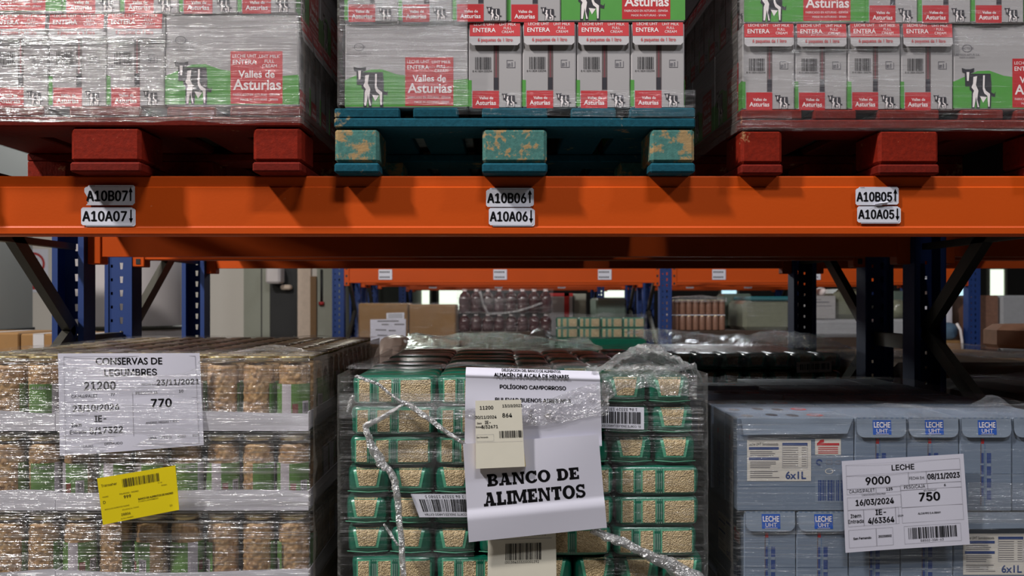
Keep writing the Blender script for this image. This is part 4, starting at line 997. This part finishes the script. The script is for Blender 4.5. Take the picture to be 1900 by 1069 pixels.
for k in range(3): b.box(BX0, BX0+.74, BY+.004, BY+1.06, .147+k*.27, .147+k*.27+.268, M['blue_card'], .003)
b.box(BX0+.01, BX0+.74, BY+.29, BY+1.06, zb-BH, zb-.002, M['blue_card'], .003)
b.build('load_core', label='inner and lower cases of the light blue load, out of sight', cat='carton block', kind='stuff')
floor_pallet(BX0+.37, BY+.002, 'bare wooden floor pallet under the light blue milk load below the picture', .93)
o = film('stretch_film', [(BX0-.030, BY+1.1), (BX0-.026, BY-.004), (BX0-.020, BY-.011), (1.33, BY-.012)], cst(.9), lambda s: zb+BH+.001, [M['film_diag'], M['film_light'], M['film']], 44, .02, .004, seed=31,
         label='clear stretch film round the light blue milk load, puckered along its top edge', cat='stretch film')
b = MB()
def btop(u, v):
    x = BX0-.03+.80*u; y = BY-.012+1.10*v; px = CX+x*F/y
    q = .004+abs(noise.noise(Vector((x*11, y*5, 7))))*.010+noise.noise(Vector((x*26, y*22, 2)))*.004
    pk = (.040*math.exp(-((x-1.145)/.035)**2)+.020*math.exp(-((x-.93)/.10)**2)+.022*math.exp(-((x-1.26)/.05)**2))*math.exp(-((y-2.22)/.06)**2)
    e = min(1, v/.03); return (x, y, zb+BH+(q+pk)*e)
b.grid(btop, 64, 40, M['film_top']); b.build('film_top', o)
film('film_band', [(U(1788, BY), BY-.020), (1.33, BY-.020)], lambda s: V(968, BY), lambda s: V(892, BY)-.01*s, [M['film_strong']], 14, .02, .004, seed=33, parent=o)  # extra creased sheet added to bring up bright streaks here
def draw_leche(b, f, W, H):
    T = lambda t, x, y, h, bo=.02, wm=None: b.text(f, t, x, y, h, K, bold=bo, off=.0004, wmax=wm)
    x = lambda q: (q-60)/1190*W; y = lambda q: (1-(q-60)/905)*H
    fr = lambda a0, b0, a1, b1: frame_lines(b, f, [(W*a0, H*b0, W*a1, H*b1)], .4)
    for q in ((.03, .835, .965, .955), (.03, .69, .54, .835), (.54, .70, .685, .835), (.685, .70, .965, .835), (.03, .63, .27, .69), (.27, .63, .47, .69), (.47, .64, .69, .70), (.69, .64, .965, .70), (.03, .46, .47, .60), (.47, .45, .965, .64),
              (.03, .28, .16, .46), (.16, .28, .42, .46), (.42, .28, .445, .46), (.47, .28, .965, .45), (.03, .05, .255, .245), (.255, .05, .39, .245), (.48, .05, .935, .245)): fr(*q)
    T('LECHE', W*.50, H*.865, H*.058); T('9000', W*.29, H*.725, H*.080, .03); T('FECHA Ent.', W*.61, H*.75, H*.032, 0, W*.125); T('08/11/2023', W*.825, H*.745, H*.058, .03, W*.26)
    T('CAJAS/PALET', W*.155, H*.645, H*.036, 0, W*.21); T('125', W*.38, H*.65, H*.028, .03); T('PESO/CAJA', W*.585, H*.655, H*.036, 0, W*.17); T('6', W*.83, H*.66, H*.026, .03); T('CADUCIDAD/CONS.PREF', W*.25, H*.608, H*.016, 0); T('KILOS/PALET', W*.71, H*.615, H*.016, 0)
    T('16/03/2024', W*.255, H*.505, H*.062, .03, W*.31); T('750', W*.70, H*.51, H*.090, .035); T('Item', W*.095, H*.375, H*.040, .01); T('Entrada', W*.095, H*.315, H*.040, .01, W*.13); T('IE-', W*.30, H*.39, H*.056, .025); T('4/63364', W*.30, H*.30, H*.060, .03, W*.21)
    T('1329', W*.458, H*.355, H*.018, .02); T('ALCAMPO S.A.GRAM', W*.69, H*.365, H*.020, .02, W*.18); T('San Fernando', W*.14, H*.135, H*.024, .03, W*.145); T('202358502', W*.325, H*.14, H*.024, .03, W*.105)
    b.barcode(f, W*.515, H*.10, W*.90, H*.225, K, 34, 31); T('58502-IGA-63', W*.70, H*.065, H*.024, 0)
sheet('stock_sheet', ((1562, 856), (1787, 842), (1799, 1010), (1569, 1026)), BY-.018, 232, 172, M['paper'], draw_leche, 'white sheet headed LECHE with boxed figures on the light blue milk load', 'paper', lambda u, v: (.0015*math.sin(u*5), 0))
# ------------------------------------------------------------------ left end of the hall
b = MB(); b.box(-3.7, -2.6, 4.5, 5.36, 0, 2.47, M['cabinet_grey'], .012); o = b.build('white_cabinet', label='tall pale grey cabinet at the far left with a dark band round its foot', cat='cabinet')
b = MB(); b.box(-3.72, -2.59, 4.48, 5.38, 2.47, 2.50, M['tank_white'], .006); b.build('cabinet_top', o)
b = MB(); b.box(-3.705, -2.594, 4.494, 5.366, 1.475, 1.50, M['black_rubber'], .003); b.build('cabinet_band', o)
b = MB(); b.lathe([(0, .02), (.44, .02), (.455, .06), (.455, 2.45), (.44, 2.53), (.36, 2.58), (0, 2.60)], M['tank_white'], 48); o = b.build('plastic_tank', loc=(U(228, 7), 7, 0), label='big white round tank with a dark hoop behind the blue posts at left', cat='tank')
for z in (1.455, .7):
    b = MB(); b.lathe([(.456, z-.014), (.468, z-.012), (.468, z+.012), (.456, z+.014)], M['brace_grey'], 48); b.build('tank_hoop', o)
b = MB(); b.box(.10, .17, -.50, -.44, 1.40, 1.49, M['brace_grey'], .006); b.build('hoop_buckle', o)
c = (U(62, D), D, V(490, D)); b = MB(); f = lambda a, z, off: (a, -off-.004, z); r = .125
b.rect(f, -.16, -.30, .16, .16, M['sticker'], 0)
for i in range(28):
    t0, t1 = 2*math.pi*i/28, 2*math.pi*(i+1)/28; b.poly(f, [(r*math.cos(t0), r*math.sin(t0)), (r*math.cos(t1), r*math.sin(t1)), (.8*r*math.cos(t1), .8*r*math.sin(t1)), (.8*r*math.cos(t0), .8*r*math.sin(t0))], M['sign_red'], .001)
b.poly(f, [(-.085, .065), (-.065, .085), (.085, -.065), (.065, -.085)][::-1], M['sign_red'], .0015); b.rect(f, -.06, -.012, .06, .012, M['black_ink'], .001); b.rect(f, .03, .02, .045, .06, M['black_ink'], .001)
b.rect(f, -.14, -.27, .14, -.16, M['sign_red'], .001)
b.build('no_smoking_sign', loc=c, label='round red no smoking sign on the white wall beside the grey cabinet', cat='sign')
def carton(x0, x1, y0, y1, z0, z1, m, name, label, cat, group=None, ch=.006, tape=False):
    b = MB(); b.box(x0, x1, y0, y1, z0, z1, M[m], ch); o = b.build(name, label=label, cat=cat, group=group)
    if tape:
        t = MB(); xm = (x0+x1)/2; t.box(xm-.025, xm+.025, y0-.0012, y1, z1-.001, z1+.0008, M['card_flap']); t.box(xm-.025, xm+.025, y0-.0012, y0, z1-.07, z1, M['card_flap']); t.build('packing_tape', o)
    return o
dC = 4.4; zt4 = V(618, dC)
for i, (a, c2) in enumerate(((-95, 36), (38, 106), (108, 192))):
    carton(U(a, dC), U(c2, dC)-.002, dC, dC+.45, zt4-.30, zt4-.004*i, 'card_brown', 'cardboard_carton', ('plain brown carton at the far left edge under the grey cabinet', 'brown carton left of the first blue post, low behind the jar load', 'brown carton between the two left blue posts, low behind the jar load')[i], 'carton', 'brown cartons low at the left', tape=True)
carton(U(-95, dC), U(192, dC), dC, dC+.45, 0, zt4-.301, 'card_brown', 'load_core', 'lower brown cartons out of sight at the left', 'carton block')
# ------------------------------------------------------------------ loads behind, in the second rack
def lumpy(name, x0, x1, y0, y1, z0, zf, mat, nx=40, ny=26, skirt=.14, seed=0, a1=.012, a2=.006, fr=6, **kw):
    """loose film lying over a load: bumpy top with a hanging edge in front"""
    b = MB()
    def f(u, v):
        x = x0+(x1-x0)*u; w_ = v*1.25-.25
        if w_ < 0: y = y0-.006+.006*math.cos(x*30+w_*20); z = z0+skirt*w_*4
        else: y = y0+(y1-y0)*w_; z = z0+zf(u, w_)
        k = noise.noise(Vector((x*fr, y*fr, z*fr+seed)))*a1+noise.noise(Vector((x*fr*3.3, y*fr*3, seed+z*20)))*a2
        return (x, y+(k*.6 if w_ < 0 else 0), z+(abs(k) if w_ >= 0 else 0))
    b.grid(f, nx, ny, M[mat]); return b.build(name, **kw)
dB = 3.57
xa, xb, zq = U(752, dB), U(1118, dB), V(664, dB)
def back_rice(xa, xb, d, zt, n, rows, lab, group, kind='e'):
    wd = (xb-xa)/n
    for k in range(rows):
        for i in range(n):
            o = rice(kind, xa+wd*(i+.5), d+(RD if kind == 'e' else RW)/2, zt-RH*(k+.5), R.uniform(-.02, .02), label=lab, group=group); o.scale = (wd/(RW if kind == 'e' else RD), 1, 1)
back_rice(xa, xb, dB, zq, 8, 3, 'green rice pack in the dark front of the load behind the middle rice load', 'rice packs of the load behind the rice load')
b = MB(); b.box(xa+.005, xb-.005, dB+RD+.005, dB+.98, .15, zq-.012, M['rice_green'], .01); b.box(xa+.005, xb-.005, dB+.002, dB+RD, .15, zq-3*RH-.002, M['rice_green'], .01)
b.build('load_core', label='inner bales of the rice load in the second rack', cat='rice bale', kind='stuff')
lumpy('film_sheet', xa-.02, xb+.03, dB-.012, dB+1.0, zq, lambda u, w_: .010+.050*math.sin(min(1, w_*2.2)*1.57)*(1-.55*u)+.012*math.sin(u*9+w_*4), 'film_pale', 60, 34, .03, 3, .016, .008, 6, label='wrinkled pale film lying over the load behind the middle rice load', cat='stretch film')
b = MB(); f = lambda u, v: (U(975+55*u, dB+.3), dB+.25+.12*v+.02*math.sin(u*9), zq+.055+.045*math.sin(u*3.14)*math.sin(v*2.6+.3)+.01*noise.noise(Vector((u*6, v*6, 1))))
b.grid(f, 18, 12, M['film_bunch'], True); b.build('film_scrap', label='puffed up scrap of film standing on the load behind the rice load', cat='stretch film')
xa2, xb2, zr = U(1246, dB), U(1594, dB), V(655, dB)
back_rice(xa2, xb2-.06, dB, zr, 7, 3, 'dark green rice pack in the shaded load behind the light blue cases', 'rice packs of the load behind the blue cases')
b = MB(); b.box(xa2+.005, xb2-.065, dB+RD+.005, dB+.98, .15, zr-.012, M['rice_green'], .01); b.box(xa2+.005, xb2-.065, dB+.002, dB+RD, .15, zr-3*RH-.002, M['rice_green'], .01)
b.build('load_core', label='inner bales of the right load in the second rack', cat='rice bale', kind='stuff')
lumpy('film_sheet', xa2-.05, xb2-.02, dB-.012, dB+1.0, zr, lambda u, w_: .012+.045*math.sin(min(1, w_*1.8)*1.57)*(.6+.4*math.sin(u*7))+.03*math.exp(-((u-.52)/.12)**2-((w_-.25)/.2)**2), 'film_bunch', 60, 30, .05, 8, .014, .008, 6, label='wrinkled film over the dark load behind the light blue cases', cat='stretch film')
sheet('barcode_label', ((1478, 672), (1543, 669), (1543, 690), (1478, 692)), dB-.02, 65, 22, M['paper_cream'], draw_bar(0, 22, 17, '84 33329', 'LARGO EXTRA'), 'dim barcode label on the dark load behind the light blue cases', 'barcode label')
# pink wrapped bag at the corner of the jar load
b = MB(); dp = 3.62; x0, x1 = U(682, dp), U(760, dp); z0, z1 = V(745, dp), V(626, dp)
def bag(u, v):
    a = 2*math.pi*u; t = v*math.pi; r = math.sin(t)**.5; n = noise.noise(Vector((math.cos(a)*2, math.sin(a)*2, v*5)))*.14+noise.noise(Vector((math.cos(a)*6, math.sin(a)*6, v*14)))*.05
    return ((x0+x1)/2+(x1-x0)/2*math.cos(a)*r*(1+n)-.012*math.cos(t), dp+.16+.14*math.sin(a)*r*(1+n), (z0+z1)/2-(z1-z0)/2*math.cos(t)*(1+n*.3))
b.grid(bag, 40, 26, M['pink_wrap']); b.build('plastic_bag', label='crumpled pinkish plastic bag of goods beside the right rear corner of the jar load', cat='bag')
carton(U(600, dp), U(740, dp), dp, dp+.6, 0, z0+.006, 'card_brown', 'load_core', 'brown cartons under the pinkish bag, out of sight', 'carton block')
# next bay on the right
xr0 = 1.47
def low_load(x0, x1, y0, y1, zt, m, label, lab2, seed):
    carton(x0, x1, y0, y1, .0, zt-.012, m, 'wrapped_load', label, 'wrapped load', ch=.02)
    lumpy('film_sheet', x0-.015, x1+.01, y0-.015, y1+.01, zt, lambda u, w_: .006+.01*math.sin(u*7+w_*3), 'film_top', 40, 26, .10, seed, .014, .007, 5, label=lab2, cat='stretch film')
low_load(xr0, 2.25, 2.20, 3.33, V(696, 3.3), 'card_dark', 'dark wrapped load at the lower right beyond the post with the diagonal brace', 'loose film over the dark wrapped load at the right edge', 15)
low_load(xr0, 2.25, 3.56, 4.55, V(655, 4.0), 'card_brown', 'brown wrapped load seen behind the right hand post, under the orange bundle', 'rippled film over the brown load at the right', 19)
zz = V(655, 4.0)
b = MB(); d4 = 4.05
b.lathe([(0, 0), (.15, 0), (.165, .015), (.165, .075), (.13, .098), (0, .102)], M['orange_wrap'], 9, (U(1905, d4), d4, zz+.02), smooth=False); b.build('wrapped_bundle', label='orange pink film wrapped bundle at the right edge on the brown load', cat='bundle')
# ------------------------------------------------------------------ dark loads on the upper level of the second rack
for i, x in enumerate((-.86, 0, .9)):
    p = make_pallet(M['raw_wood'], M['raw_wood'], 'wooden pallet high in the second rack behind the %s milk load' % ('left', 'middle', 'right')[i]); p.location = (x, 3.47, ZT+.001)
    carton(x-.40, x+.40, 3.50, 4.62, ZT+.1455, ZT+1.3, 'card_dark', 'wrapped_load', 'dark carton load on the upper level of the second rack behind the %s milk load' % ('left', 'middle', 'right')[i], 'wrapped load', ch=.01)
carton(1.50, 2.3, 2.2, 3.32, ZT+.001, ZT+1.2, 'card_dark', 'wrapped_load', 'unseen dark block added on the upper level to shade the right end post', 'wrapped load', ch=.01)  # added out of view to keep lamp light off the posts
carton(1.50, 2.3, 3.55, 4.6, ZT+.001, ZT+1.2, 'card_dark', 'wrapped_load', 'unseen dark block added high in the second rack to shade the far right posts', 'wrapped load', ch=.01)  # another unseen blocker, added against light from the right
# ------------------------------------------------------------------ goods across the next aisle
d8 = 8.27
def base(px0, px1, py, label, m='card_dark', d=d8):
    return carton(U(px0, d), U(px1, d), d+.01, d+.95, 0, V(py, d)-.001, m, 'load_core', label, 'wrapped load', ch=.01)
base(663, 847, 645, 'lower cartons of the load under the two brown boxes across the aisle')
o1 = carton(U(665, d8), U(757, d8), d8, d8+.5, V(645, d8), V(563, d8), 'card_brown', 'cardboard_box', 'brown cardboard box across the aisle with a white sheet on its front', 'box', 'brown boxes across the aisle', .012)
o2 = carton(U(759, d8), U(846, d8), d8+.01, d8+.5, V(645, d8), V(565, d8), 'card_brown', 'cardboard_box', 'plain brown cardboard box across the aisle, right of the one with the white sheet', 'box', 'brown boxes across the aisle', .012)
def draw_far(b, f, W, H):
    for x, y, w_ in ((.2, .9, .6), (.32, .77, .2), (.68, .77, .28), (.15, .55, .3), (.52, .53, .2), (.2, .33, .28)): b.rect(f, W*x, H*y, W*(x+w_), H*(y+.05), M['grey_ink'], .0008)
    b.barcode(f, W*.5, H*.06, W*.92, H*.17, K, 16, 3, off=.001)
sheet('stock_sheet', ((687, 593), (753, 592), (753, 641), (687, 638)), d8-.008, 66, 48, M['paper'], draw_far, 'white stock sheet on the front of the left brown box across the aisle', 'paper')
sheet('carton_sticker', ((717, 581), (750, 580), (750, 592), (717, 592)), d8-.005, 33, 12, M['sticker'], lambda b, f, W, H: [b.rect(f, W*.1, H*(.2+.25*i), W*.9, H*(.3+.25*i), M['grey_ink'], .0008) for i in range(3)], 'small grey sticker above the white sheet on the brown box across the aisle', 'sticker')
film('stretch_film', [(U(662, d8), d8+.4), (U(662, d8), d8-.014), (U(850, d8), d8-.014)], cst(V(650, d8)), cst(V(561, d8)), [M['film_light']], 12, .05, .006, seed=41, label='film wrapped round the two brown boxes across the aisle', cat='stretch film')
# bottles
base(853, 1012, 616, 'lower tiers of bottles across the aisle, out of sight')
def bottle_model():
    b = MB(); b.lathe([(0, 0), (.045, 0), (.052, .01), (.052, .07), (.048, .085), (.052, .10), (.052, .15), (.040, .19), (.018, .215), (.016, .235)], M['red_wine'], 18); o = b.build('drink_bottle')
    b = MB(); b.lathe([(.018, .222), (.018, .246), (0, .247)], M['white_ink'], 14); b.build('bottle_cap', o)
    b = MB(); b.lathe([(.0528, .098), (.0528, .148)], M['red_wine'], 18); b.build('bottle_label', o)
    return o
for t in range(2):
    for i in range(8):
        for j in range(2):
            if j and t: continue
            nm = ('red drink bottle in the upper tier across the aisle, %s from the left' % ORD[i]) if t == 0 and j == 0 else ('red drink bottle behind the first row of the upper tier' if j else 'red drink bottle in the lower tier across the aisle, %s from the left' % ORD[i])
            first_or_dup(ST, 'bottle', bottle_model, (U(862+21.6*i, d8+.06), d8+.06+.11*j, V((582, 616)[t], d8)+(.002)), R.random()*6, label=nm, group='red drink bottles '+('upper' if t == 0 else 'lower')+' tier', cat='bottle').scale = (.95, .95, (.86 if t == 0 else .62))
film('stretch_film', [(U(848, d8), d8+.4), (U(848, d8), d8-.03), (U(1026, d8), d8-.03), (U(1026, d8), d8+.4)], cst(V(616, d8)), cst(V(536, d8)), [M['film_light']], 16, .04, .008, seed=43, label='film with a twisted light strand round the red drink bottles', cat='stretch film')
b = MB()
for pts in (((890, 540), (897, 565), (906, 583)), ((906, 583), (950, 580), (985, 570), (1006, 562))):
    for a, c in zip(pts, pts[1:]): b.tube([P(a[0], a[1], d8-.045), P(c[0], c[1], d8-.045)], .010, M['film_rope'], 6)
b.build('film_strand', label='twisted strand of film across the red drink bottles', cat='stretch film')
# white box with red band, dark block, far rice packs
base(1030, 1200, 628, 'lower goods under the far rice packs across the aisle', 'rice_green')
o = carton(U(1014, 8.75), U(1063, 8.75), 8.75, 9.1, V(628, d8)+.001, V(544, 8.75), 'white_card', 'gift_carton', 'white carton with a red vertical band across the aisle, behind the green packs', 'carton')
b = MB(); b.box(U(1047, 8.75), U(1056, 8.75), 8.746, 8.749, V(628, 8.75), V(544, 8.75), M['sign_red']); b.box(U(1014, 8.75), U(1063, 8.75), 8.746, 8.749, V(550, 8.75), V(544, 8.75), M['sign_red']); b.build('red_band', o)
carton(U(1064, 8.8), U(1088, 8.8), 8.8, 9.15, V(628, d8)+.001, V(545, 8.8), 'wall_grey', 'grey_carton', 'grey carton right of the white carton with the red band', 'carton')
carton(U(1106, 9.65), U(1163, 9.65), 9.65, 10.3, 0, V(553, 9.65), 'crate_green', 'wrapped_load', 'dark green wrapped load in shade beyond the green packs across the aisle', 'wrapped load', ch=.02)
for k in range(2):
    for i in range(4):
        o = rice('s', U(1052+41*i, d8+.06), d8+.07, V(628, d8)+.046+.09*k, R.uniform(-.05, .05), label='green rice pack across the aisle, %s from the left in the %s row' % (ORD[i], ('lower', 'upper')[k]), group='rice packs across the aisle'); o.scale = (1.03, 1, 1.36)
film('stretch_film', [(U(1028, d8), d8-.01), (U(1200, d8), d8-.01)], cst(V(628, d8)), lambda s: V(582, d8)+.02*noise.noise(Vector((s*8, 1, 1))), [M['film_top']], 10, .04, .01, seed=44, label='crumpled film over the green packs across the aisle', cat='stretch film')
# cans
base(1251, 1480, 613, 'lower goods under the cans and wrapped blocks across the aisle')
def can_model():
    b = MB(); b.lathe([(0, 0), (.026, 0), (.0275, .004), (.0275, .120), (.026, .126), (0, .126)], M['can_brown'], 14); o = b.build('food_can')
    b = MB(); b.lathe([(.0272, .120), (.0272, .128), (.024, .128), (.024, .126), (0, .126)], M['lid_gold'], 14); b.build('lid', o); return o
for t in range(2):
    for i in range(8):
        first_or_dup(ST, 'can', can_model, (U(1254+12.2*i, d8+.04), d8+.04, V(613, d8)+.001+.135*t), 0, label='brown labelled can across the aisle, %s from the left in the %s tier' % (ORD[i], ('lower', 'upper')[t]), group='brown cans across the aisle', cat='can')
carton(U(1247, d8), U(1346, d8), d8+.01, d8+.4, V(613, d8)+.1275, V(613, d8)+.1345, 'tray_white', 'cardboard_sheet', 'thin sheet between the two tiers of brown cans', 'sheet', ch=0)
carton(U(1247, d8), U(1346, d8), d8+.09, d8+.5, V(613, d8), V(613, d8)+.127, 'can_brown', 'load_core', 'inner cans of the lower tier', 'wrapped load')
carton(U(1247, d8), U(1346, d8), d8+.09, d8+.5, V(613, d8)+.135, V(613, d8)+.262, 'can_brown', 'load_core', 'inner cans of the upper tier', 'wrapped load')
lumpy('film_sheet', U(1246, d8), U(1348, d8), d8-.01, d8+.5, V(613, d8)+.264, lambda u, w_: .01+.02*math.sin(u*3), 'film_bunch', 20, 14, .02, 5, label='crumpled film lying on top of the brown cans', cat='stretch film')
o = carton(U(1343, 8.9), U(1396, 8.9), 8.9, 9.2, V(613, d8)+.001, V(545, 8.9), 'crate_green', 'wrapped_block', 'grey green wrapped block right of the brown cans', 'wrapped load', ch=.02)
o = carton(U(1380, d8), U(1468, d8), d8+.01, d8+.6, V(613, d8), V(558, d8), 'olive_wrap', 'wrapped_block', 'olive film wrapped block with a teal top left of the dark post', 'wrapped load', ch=.03)
b = MB(); b.box(U(1392, d8), U(1469, d8), d8+.0, d8+.6, V(558, d8), V(550, d8), M['teal'], .01); b.build('teal_cover', o)
# right of the dark post
base(1500, 1690, 626, 'lower goods under the white carton across the aisle', 'card_dark')
o = carton(U(1502, d8), U(1551, d8), d8, d8+.4, V(592, d8), V(549, d8), 'white_card', 'printed_carton', 'white printed carton right of the narrow dark post', 'carton')
b = MB(); f = lambda a, z, off: (U(1502, d8)+a, d8-off, V(592, d8)+z)
for x0, y0, x1, y1 in ((.05, .14, .17, .15), (.06, .11, .19, .115), (.03, .165, .10, .17)): b.rect(f, x0, y0, x1, y1, M['grey_ink'], .001)
b.build('carton_print', o)
carton(U(1500, d8), U(1603, d8), d8-.01, d8+.6, V(626, d8), V(592.5, d8), 'grey_wrap', 'wrapped_block', 'grey film wrapped block under the white printed carton', 'wrapped load', ch=.03)
carton(U(1553, d8), U(1606, d8), d8+.05, d8+.6, V(592, d8), V(536, d8), 'olive_wrap', 'wrapped_block', 'dull wrapped block right of the white printed carton, behind the pale brace', 'wrapped load', ch=.04)
film('stretch_film', [(U(1376, d8), d8+.4), (U(1376, d8), d8-.008), (U(1470, d8), d8-.008)], cst(V(613, d8)), cst(V(552, d8)), [M['film_light'], M['film']], 14, .04, .008, seed=51, label='shiny film round the olive block left of the dark post', cat='stretch film')
film('stretch_film', [(U(1499, d8), d8-.03), (U(1607, d8), d8-.03)], cst(V(626, d8)), lambda s: V(560, d8)+.05*noise.noise(Vector((s*6, 2, 1))), [M['film']], 14, .04, .008, seed=52, label='shiny film over the grey block and printed carton across the aisle', cat='stretch film')
def blob(px0, px1, py0, py1, m, name, label, cat, d=d8, seed=0):
    b = MB(); x0, x1, z0, z1 = U(px0, d), U(px1, d), V(py1, d), V(py0, d)
    def g(u, v):
        a = 2*math.pi*u; t = v*math.pi; r = math.sin(t)**.6; n = noise.noise(Vector((math.cos(a)*2, math.sin(a)*2, v*4+seed)))*.2
        return ((x0+x1)/2+(x1-x0)/2*math.cos(a)*r*(1+n), d+.1+.09*math.sin(a)*r*(1+n), (z0+z1)/2-(z1-z0)/2*math.cos(t))
    b.grid(g, 20, 14, M[m]); return b.build(name, label=label, cat=cat)
blob(1500, 1522, 531, 549, 'orange_wrap', 'wrapped_bundle', 'small orange bundle on top of the white printed carton', 'bundle')
blob(1524, 1537, 533, 549, 'white_ink', 'plastic_bag', 'small white bag on top of the white printed carton', 'bag', seed=4)
blob(1655, 1692, 556, 592, 'olive_wrap', 'plastic_bag', 'dull bag seen between the two right hand posts, the upper one', 'bag', seed=7)
carton(U(1650, d8), U(1694, d8), d8, d8+.5, V(626, d8), V(592, d8), 'grey_wrap', 'wrapped_block', 'pale grey wrapped block between the two right hand posts', 'wrapped load', ch=.02)
carton(U(1655, 9.26), U(1700, 9.26), 9.25, 9.47, 0, V(540, 9.26), 'crate_green', 'wrapped_load', 'dark wrapped load high behind the two right hand posts', 'wrapped load', ch=.02)
base(1700, 1782, 652, 'lower goods left of the far blue post across the aisle')
base(1819, 1960, 652, 'lower goods of the right end load across the aisle')
carton(U(1730, d8), U(1786, d8), d8, d8+.5, V(652, d8), V(632, d8), 'card_brown', 'cardboard_box', 'low brown box under the bluish bag right of the braced post', 'box')
blob(1728, 1788, 598, 633, 'bag_blue', 'plastic_bag', 'shiny bluish bag with a pale strap right of the braced post', 'bag', seed=9)
b = MB(); b.tube([P(1775, 600, d8-.03), P(1782, 612, d8-.04), P(1785, 632, d8-.04), P(1786, 650, d8-.02)], .012, M['white_ink'], 8); b.build('packing_strap', label='pale strap hanging down the right side of the bluish bag', cat='strap')
carton(U(1730, d8), U(1790, d8), d8+.22, d8+.6, V(632, d8), V(566, d8), 'tray_white', 'pale_carton', 'pale carton behind the shiny bluish bag', 'carton')
carton(U(1728, d8), U(1788, d8), d8+.22, d8+.6, V(566, d8), V(549, d8), 'teal', 'plastic_crate', 'flat dark teal crate between the pale carton and the tilted cream one', 'crate')
o = carton(-.14, .14, 0, .3, 0, .13, 'cream_panel', 'cream_carton', 'cream carton lying on the teal crate, partly behind the diagonal brace', 'carton'); o.location = (U(1758, d8), d8+.25, V(549, d8)+.002)
carton(U(1816, d8), U(1858, d8), d8+.02, d8+.6, V(652, d8), V(548, d8), 'can_brown', 'wrapped_load', 'dark brown wrapped load right of the far blue post', 'wrapped load', ch=.02)
carton(U(1860, d8), U(1960, d8), d8+.02, d8+.6, V(652, d8), V(548, d8), 'grey_wrap', 'wrapped_load', 'greyish wrapped load at the right edge under the bright window', 'wrapped load', ch=.02)
